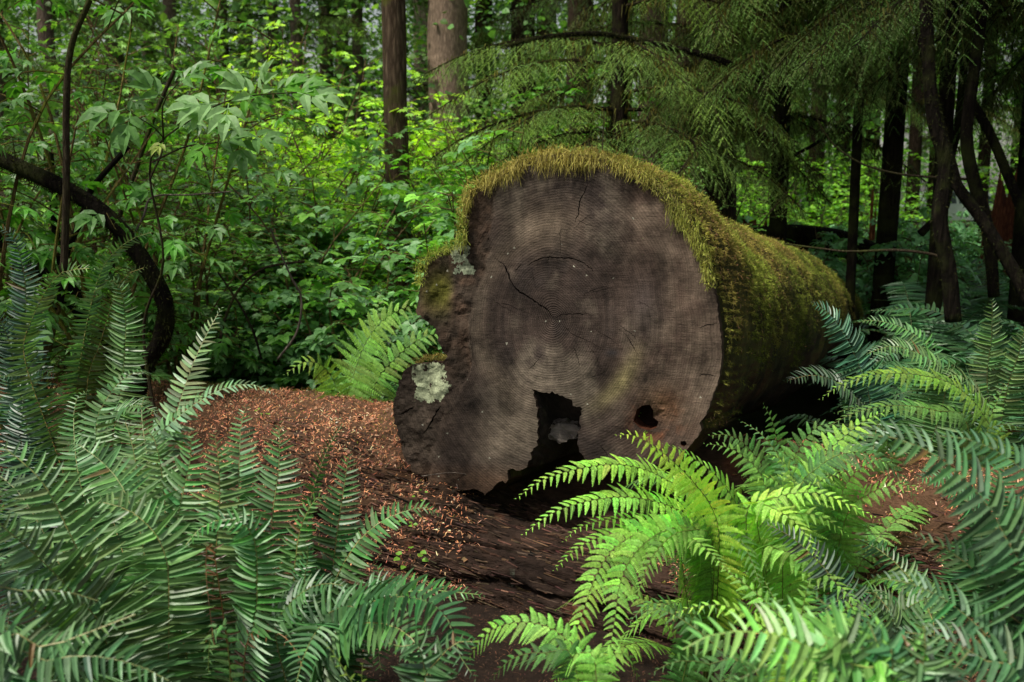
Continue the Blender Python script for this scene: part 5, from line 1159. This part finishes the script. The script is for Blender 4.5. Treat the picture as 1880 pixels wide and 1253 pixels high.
for px, Y, r in [(1380, 20, .25), (1250, 22, .3), (1485, 22, .18), (1530, 27, .22), (1660, 24, .16), (1785, 26, .16), (1910, 22, .2), (1060, 21, .3), (960, 26, .35), (1130, 28, .4), (1700, 34, .25), (1440, 32, .3), (1580, 33, .3), (890, 30, .3), (1000, 34, .4), (1350, 33, .4), (1860, 28, .4)]:
    conifer(px, Y, r, 24, 'shaded conifer trunk deep in the forest behind and right of the big log', gR, mat=M_BARK, tint=(.55, .5, .45), br=whorl(3.4, 20, 13, 1.5, 1.2, tilt=(-22, 0)), protos=BO if px > 1200 else BG, btint=(2.6, 2.8, 2.0))  # branch tint raised to paint light into this dim background
# off-frame canopy trees on either side: they shade the scene like the forest around it
gS = 'forest trees just outside the picture'
for x, y, s in [(6.2, 4.6, 1.4), (-6.2, 6.5, 1.3), (7.5, 8.5, 1.4)]:
    px = 940 + x / y * FPX
    root = conifer(px, y, .16, 15, 'dark forest hemlock standing beside the scene', gS, mat=M_BARKD, br=whorl(3.2, 12, 40, s, s * .7), protos=BO, btint=(.9, .95, .75))

# leaning mossy stems (vine maples) -- things made of one bent trunk
def bent(name, label, pxs, Y0, Y1, r0, r1, mat, cat='tree', group=None, mossy=0, twigs=0, seg=10):
    m = len(pxs); pts = [P(p[0], p[1], Y0 + (Y1 - Y0) * k / (m - 1)) for k, p in enumerate(pxs)]; c = curve(pts, 40)
    base = c[-1] if c[-1][2] < c[0][2] else c[0]
    root = thing(name, label, cat, tuple(base), group); a = Acc(); a.tube(c - base, np.linspace(r0, r1, 40), seg, (1, 1, 1), wob=.3, seed=int(pxs[0][0]) % 97)
    link('trunk', a.mesh('trunk', [mat], True), root)
    if mossy:
        n = mossy; k = RNG.integers(0, 40, n); rk = np.linspace(r0, r1, 40)[k]; dd = norm(RNG.standard_normal((n, 3))); q = Acc()
        moss(q, c[k] - base + dd * (rk * .95)[:, None] + (np.gradient(c, axis=0)[k]) * RNG.uniform(-.6, .6, n)[:, None], dd, RNG.uniform(.01, .035, n), .004, vary((.028, .032, .008), n, .4), grav=.6)
        link('moss', q.mesh('moss', [M_MOSS]), root)
    return root
bent('vine_maple', 'curved dark mossy trunk sweeping down from the left edge', [(-60, 255), (0, 292), (120, 348), (200, 402), (262, 480), (302, 560), (298, 620), (262, 680), (250, 740)], 5.3, 5.6, .042, .05, M_BARKD, mossy=5000)
bent('vine_maple', 'dark mossy trunk lying lower at the left edge, below the curved one', [(-60, 400), (0, 440), (70, 495), (120, 530), (160, 580), (185, 660)], 6.0, 6.2, .06, .07, M_BARKD, mossy=3000)
bent('vine_maple', 'thin upright dark stem left of the curved trunk', [(165, 0), (130, 90), (122, 200), (122, 330), (118, 500)], 5.0, 5.1, .014, .02, M_TWIG)
bent('vine_maple', 'slender grey stem leaning behind the pale elder leaves', [(320, 130), (285, 210), (250, 310), (215, 420), (200, 560)], 6.4, 6.5, .012, .018, M_TWIG)
bent('vine_maple', 'pair-like dark stem crossing the curved trunk', [(235, 270), (170, 345), (150, 400), (120, 470), (110, 560)], 5.6, 5.7, .014, .02, M_BARKD)
bent('vine_maple', 'short dark stem standing between the two mossy trunks', [(92, 280), (98, 380), (105, 480), (100, 600)], 6.4, 6.4, .022, .03, M_BARKD)
bent('vine_maple', 'crooked slim trunk on the right bending toward the right edge', [(1690, 60), (1720, 205), (1748, 310), (1762, 350), (1800, 400), (1850, 480), (1895, 560)], 6.8, 6.4, .03, .045, M_BARKD, mossy=1200)
bent('vine_maple', 'slim dark trunk curving down beside the crooked one', [(1700, 0), (1712, 200), (1735, 300), (1725, 400), (1742, 500), (1750, 590)], 6.3, 6.3, .04, .05, M_BARKD, mossy=1500)
bent('vine_maple', 'slim mossy stem crossing behind the crooked trunk on the right', [(1805, 0), (1790, 120), (1775, 250), (1790, 340), (1812, 420), (1825, 545)], 6.9, 6.9, .035, .045, M_BARKD, mossy=1200)
bent('vine_maple', 'leaning mossy stem at the right edge with a fork', [(1780, 180), (1815, 240), (1845, 310), (1880, 400), (1910, 500)], 7.4, 7.2, .03, .04, M_BARKD, mossy=1000)
bent('vine_maple', 'thin stem leaning left between the right-hand trunks', [(1775, 60), (1760, 220), (1745, 300), (1735, 380), (1690, 430)], 8.2, 8.2, .03, .035, M_BARKD)
bent('dead_branch', 'long thin bare branch reaching across from the log to the right-hand trunks', [(1440, 448), (1500, 456), (1560, 462), (1650, 460), (1720, 470), (1745, 490)], 6.6, 6.4, .006, .012, M_TWIG, cat='branch', seg=5)
bent('dead_branch', 'arched mossy twig hanging under the dark hemlocks', [(1500, 220), (1530, 265), (1580, 300), (1640, 318), (1700, 325), (1780, 330)], 7.2, 7.2, .005, .011, M_TWIG, cat='branch', seg=5)
bent('dead_branch', 'pale bare stick leaning in the left thicket', [(497, 420), (515, 465), (535, 510), (553, 548), (545, 610), (510, 660)], 6.2, 6.3, .006, .009, M_BARKP, cat='branch', seg=5)
bent('dead_branch', 'mossy crooked twig in the left thicket', [(560, 480), (520, 485), (480, 495), (440, 530), (415, 580), (400, 640)], 6.6, 6.4, .008, .011, M_TWIG, cat='branch', seg=5)
bent('dead_branch', 'bare grey twig stretching right from the curved trunk', [(425, 352), (350, 358), (280, 362), (262, 400), (225, 470)], 6.0, 5.8, .004, .009, M_BARKP, cat='branch', seg=5)
bent('dead_branch', 'thin brown stem rising through the left shrubs', [(400, 500), (440, 560), (465, 610), (480, 660)], 6.0, 6.0, .006, .008, M_BARKD, cat='branch', seg=5)
bent('dead_branch', 'long mossy branch crossing in front of the layered hemlock', [(930, 85), (1000, 68), (1080, 62), (1130, 66), (1220, 85), (1320, 110), (1400, 150)], 8.2, 8.6, .014, .03, M_BARKD, cat='branch', mossy=3500)
bent('dead_branch', 'dark sloping dead branch between the right-hand hemlocks', [(1430, 310), (1460, 285), (1500, 262), (1560, 215)], 9.4, 9.4, .012, .02, M_BARKD, cat='branch')

# stumps / posts far right
def stump(px, Y, r, top_py, label, mat, n=14):
    x = GX(px, Y); z0 = G(x, Y); h = P(px, top_py, Y)[2] - z0; root = Acc(); seg = 18; rg2 = random.Random(px)
    an = np.arange(seg) / seg * 2 * math.pi; V = []; ringsn = 8
    tops = [h * rg2.uniform(.55, 1.1) for _ in range(seg)]
    for q in range(ringsn):
        f = q / (ringsn - 1)
        for k in range(seg):
            rr2 = r * (1.25 - .35 * f) * (1 + .2 * math.sin(k * 2.7) * .5); V.append((math.cos(an[k]) * rr2, math.sin(an[k]) * rr2, -.1 + (tops[k] + .1) * f))
    i = np.arange(ringsn - 1)[:, None] * seg; j = np.arange(seg)[None]; j2 = (j + 1) % seg
    root.add(V, np.stack([i + j, i + j2, i + seg + j2, i + seg + j], -1).reshape(-1, 4), (1, 1, 1))
    V2_ = [v for v in V[-seg:]] + [(0, 0, h * .5)]; root.add(V2_, np.array([(k, (k + 1) % seg, seg) for k in range(seg)]), (1, 1, 1))
    o = link('tree_stump', root.mesh('tree_stump', [mat]), None, (x, Y, z0)); tag(o, label, 'stump'); return o
stump(1591, 12.5, .035, 350, 'bright orange-red splinter of a broken stump beside the dark leaning trunk', M_RED)
stump(1828, 13.0, .24, 318, 'splintered reddish brown stump at the right behind the slim trunks', M_RED).color = (.16, .16, .17, 1)
stump(1370, 12.0, .25, 388, 'low brown rotten stump beyond the right shoulder of the big log', M_RED).color = (.3, .28, .25, 1)

# mossy mound / low log behind on the right
bent('fallen_log', 'low mossy log lying on the ground far behind the big log on the right', [(1380, 448), (1460, 440), (1540, 448), (1600, 470)], 10.5, 10.2, .16, .14, M_BARKD, cat='log', mossy=4000).children[0].color = (5, 5, 2.2, 1)

# ------------------------------------------------------------------ parked car seen between the trunks
def car():
    Y = 38.0; x0 = GX(1722, Y); z0 = .55
    root = thing('parked_car', 'white parked car glimpsed between dark trunks at the far right', 'car', (x0, Y, z0), None, R(4))
    white = (.8, .81, .83)
    # side profile (x, z), lofted across the width
    prof = [(-2.2, .35), (-2.22, .62), (-2.1, .80), (-1.35, .92), (-.75, 1.38), (-.3, 1.46), (.7, 1.46), (1.25, 1.36), (1.85, .98), (2.15, .92), (2.2, .6), (2.18, .35)]
    st = []
    for wy, ins in ((-.86, .0), (-.82, .0), (-.6, .0), (.6, .0), (.82, .0), (.86, .0)):
        row = []
        for (px_, pz) in prof:
            tuck = .16 * max(0, pz - .92) / .54; y = wy * (1 - tuck); sc = .97 if abs(wy) > .85 else 1
            row.append((px_ * sc, y, pz if abs(wy) < .85 else .35 + (pz - .35) * .97))
        st.append(row)
    V = np.array(st); n = len(prof); m = len(st); b = Acc()
    i = np.arange(m - 1)[:, None] * n; j = np.arange(n - 1)[None]
    b.add(V.reshape(-1, 3), np.stack([i + j, i + j + 1, i + n + j + 1, i + n + j], -1).reshape(-1, 4), white)
    for q in (0, m - 1): b.add(V[q], [np.array([list(range(n))])], white)
    link('body', b.mesh('body', [M_PAINT], False), root)
    for (pts_, nm) in (([(-1.2, .96), (-.72, 1.33), (-.05, 1.4), (-.05, .96)], 'window'), ([(.05, .96), (.05, 1.4), (.68, 1.4), (1.15, 1.3), (1.55, .98)], 'window')):
        w_ = Acc(); w_.add([(px_, -.86 * (1 - .16 * (pz - .92) / .54) - .012, pz) for px_, pz in pts_], [np.array([list(range(len(pts_)))])], (.02, .035, .04)); link(nm, w_.mesh(nm, [M_PAINT]), root)
    for wx in (-1.4, 1.35):
        for wy in (-.84, .84):
            w_ = Acc(); c = np.array([(0, -.1, 0), (0, .1, 0)]); w_.tube(c, .33, 20, (.015, .015, .015), up=(0, 0, 1)); an = np.arange(20) / 20 * 2 * math.pi
            w_.add(np.c_[np.cos(an) * .33, 0 * an - .1, np.sin(an) * .33], [np.array([list(range(20))])], (.015, .015, .015))
            o = link('wheel', w_.mesh('wheel', [M_PAINT]), root, (wx, wy, .33)); r_ = Acc()
            r_.add(np.c_[np.cos(an) * .2, 0 * an - .115, np.sin(an) * .2], [np.array([list(range(20))])], (.4, .4, .42)); link('rim', r_.mesh('rim', [M_PAINT]), o)
    for sx in (-2.16,):
        for wy in (-.6, .6):
            l_ = Acc(); l_.add([(sx - .06, wy - .18, .66), (sx - .06, wy + .18, .66), (sx - .02, wy + .18, .8), (sx - .02, wy - .18, .8)], np.array([(0, 1, 2, 3)]), (.5, .5, .52)); link('headlight', l_.mesh('headlight', [M_PAINT]), root)
    l_ = Acc(); l_.add([(2.19, -.88, .75), (1.98, -.885, .75), (1.98, -.885, .9), (2.17, -.88, .9)], np.array([(0, 1, 2, 3)]), (.5, .02, .02)); link('tail_light', l_.mesh('tail_light', [M_PAINT]), root)
car()

# ------------------------------------------------------------------ ground cover and far forest (uncountable)
a = Acc(); n = 30000; Y = 5.2 + (RNG.random(n) ** 1.2) * 20; X = (RNG.uniform(-200, 2080, n) - 940) / FPX * Y * 1.1
ok = ~np.array([blocked(x, y) for x, y in zip(X, Y)]); X = X[ok]; Y = Y[ok]; n = len(X); Zg = ground_h(X, Y) + RNG.uniform(.03, .28, n) * (.4 + vnoise(np.c_[X, Y, 0 * X], 7))
d = np.c_[RNG.standard_normal((n, 2)), RNG.uniform(-.3, .3, n)]
cg = np.where((X > .8)[:, None], vary((.06, .13, .055), n, .3), vary((.11, .24, .05), n, .3))
a.scatter(TV3, TF3, frames(d, np.c_[.35 * RNG.standard_normal((n, 2)), np.ones(n)]), np.c_[X, Y, Zg], RNG.uniform(.05, .11, n), np.clip(cg, .005, 1))
tag(link('ground_cover', a.mesh('ground_cover', [M_LEAF])), 'low leafy ground cover spreading under ferns and shrubs', 'ground cover', kind='stuff')

a = Acc(); 
NCL = 8000
cy = RNG.uniform(24, 62, NCL); cx = RNG.uniform(-.72, .72, NCL) * cy; cz = RNG.uniform(-.3, 1.0, NCL) * (cy * .38) + .3
pxc = cx / cy * FPX + 940; kp = ~((pxc > 1590) & (pxc < 1900) & (cy < 44) & (cz < 4.2)); kp &= ~((pxc > 775) & (pxc < 885) & (cy < 30)); cx, cy, cz = cx[kp], cy[kp], cz[kp]; NCL = len(cx)
per = 46; n = NCL * per
rep = np.repeat(np.arange(NCL), per); off = RNG.standard_normal((n, 3)) * np.array([.9, .7, .35])[None]; p = np.c_[cx, cy, cz][rep] + off; p[:, 2] = np.maximum(p[:, 2], .15)
base = np.where((RNG.random(NCL) < .5)[:, None], np.array([[.05, .12, .025]]), np.array([[.10, .19, .035]])) * RNG.uniform(.8, 3.2, (NCL, 1))  # cluster colours lifted to paint in light and distance haze
right = np.clip((cx / cy * FPX + 940 - 1150) / 400, 0, 1)[:, None]; base = base * (1 + .4 * right)  # extra brightness painted in on the right, where the canopy dims it
cc = base[rep] * (1 + .25 * RNG.standard_normal((n, 1)))
d = np.c_[RNG.standard_normal((n, 2)), -.3 + .3 * RNG.standard_normal(n)]
a.scatter(OV * np.array([1.6, 1, 1]), OF, frames(d, np.c_[.5 * RNG.standard_normal((n, 2)) - np.array([[0, .5]]), np.ones(n)]), p, RNG.uniform(.10, .26, n), np.clip(cc, .006, 1))
tag(link('distant_forest', a.mesh('distant_forest', [M_LEAF])), 'distant forest foliage reading as one green mass', 'forest', kind='stuff')

gF = 'thin fallen twigs on the needle litter'
for k in range(22):
    if k < 13: px, py, Y = random.uniform(520, 840), random.uniform(775, 1010), 0
    else: px, py, Y = random.uniform(1480, 1720), random.uniform(930, 1060), 0
    # drop the twig on the lower log or on the mound: march along the view ray until the surface is met
    d_ = ray(px, py); t_ = 2.5
    while t_ < 7:
        q_ = CP + d_ * t_; cy_ = 5.0 - .484 * q_[0]; dd_ = math.hypot((q_[1] - cy_) * .9, q_[2] + .22)
        if dd_ < .73 or q_[2] < G(q_[0], q_[1]) + .02: break
        t_ += .01
    az = random.uniform(0, 6.28); L_ = random.uniform(.05, .16); a = Acc(); e = np.array([math.cos(az), math.sin(az) * .6, 0]) * L_
    q_ = q_ + np.array([0, -.01, .02]); a.tube(curve([-e, e * .1 + np.array([0, 0, random.uniform(.0, .02)]), e + np.array([0, 0, random.uniform(-.02, .02)])], 8), np.linspace(.003, .0012, 8), 5, (1, 1, 1))
    tag(link('twig', a.mesh('twig', [M_TWIG if k % 3 else M_BARKP]), None, tuple(q_)), 'thin fallen twig lying on the rusty needle litter', 'twig', gF)

# little seedlings
def seedling(px, py, Y, s, label, n=6, col=(.18, .38, .04)):
    p0 = P(px, py, Y); a_ = Acc(); lf = Acc(); root = thing('seedling', label, 'plant', tuple(p0))
    for k in range(n):
        az = 2 * math.pi * k / n + random.uniform(-.4, .4); e = np.array([math.cos(az) * s * .5, math.sin(az) * s * .5, s * random.uniform(.3, 1)])
        c = curve([(0, 0, 0), e * np.array([.3, .3, .7]), e], 5); a_.tube(c, .0009, 3, (1, 1, 1)); lf.scatter(OV * np.array([1.4, 1, 1]), OF, frames(np.array([[e[0], e[1] - .01, .0]]), np.array([[0, -.6, 1.0]])), e[None], np.array([s * .34]), np.array([col]))
    link('stem', a_.mesh('stem', [M_TWIG]), root); link('foliage', lf.mesh('foliage', [M_LEAF]), root)
seedling(1168, 770, 4.33, .03, 'tiny bright seedling sprouting in the red rotted hole of the cut face', 6)
seedling(755, 1050, 3.95, .10, 'small light green seedling on the brown side of the lower log', 7)
seedling(745, 978, 4.3, .07, 'small seedling on the orange needles below the cut face', 6)
seedling(770, 922, 4.5, .05, 'tiny seedling at the top of the litter right beside the cut face', 5)
seedling(483, 770, 4.7, .05, 'tiny seedling on the orange needles near the left end of the lower log', 5)

# ------------------------------------------------------------------ light
SUN_EL, SUN_AZ = 58.0, -125.0       # azimuth measured from +Y, clockwise; light comes from the upper left, a little behind the camera
w = bpy.data.worlds.new('World'); scene.world = w; w.use_nodes = True; nt = w.node_tree; bgN = nt.nodes['Background']
sk = nt.nodes.new('ShaderNodeTexSky'); sk.sky_type = 'NISHITA'; sk.sun_disc = False; sk.sun_elevation = R(SUN_EL); sk.sun_rotation = R(SUN_AZ); sk.air_density = 1.6; sk.dust_density = 3.0
hs = nt.nodes.new('ShaderNodeHueSaturation'); hs.inputs['Saturation'].default_value = .4; nt.links.new(sk.outputs[0], hs.inputs['Color']); nt.links.new(hs.outputs[0], bgN.inputs[0]); bgN.inputs[1].default_value = .13
sd = bpy.data.lights.new('sun', 'SUN'); sd.energy = 5.0; sd.angle = R(8); sd.color = (1, .95, .84); so = link('sun', sd); 
sv = Vector((math.cos(R(SUN_EL)) * math.sin(R(SUN_AZ)), math.cos(R(SUN_EL)) * math.cos(R(SUN_AZ)), math.sin(R(SUN_EL))))
so.rotation_euler = sv.to_track_quat('Z', 'Y').to_euler(); so.location = (0, 0, 20)

scene.view_settings.view_transform = 'Standard'; scene.view_settings.look = 'None'; scene.view_settings.exposure = 0
scene.render.engine = 'CYCLES'; scene.cycles.use_denoising = True
scene.cycles.max_bounces = 6; scene.cycles.diffuse_bounces = 4; scene.cycles.glossy_bounces = 2; scene.cycles.transmission_bounces = 4; scene.cycles.transparent_max_bounces = 8
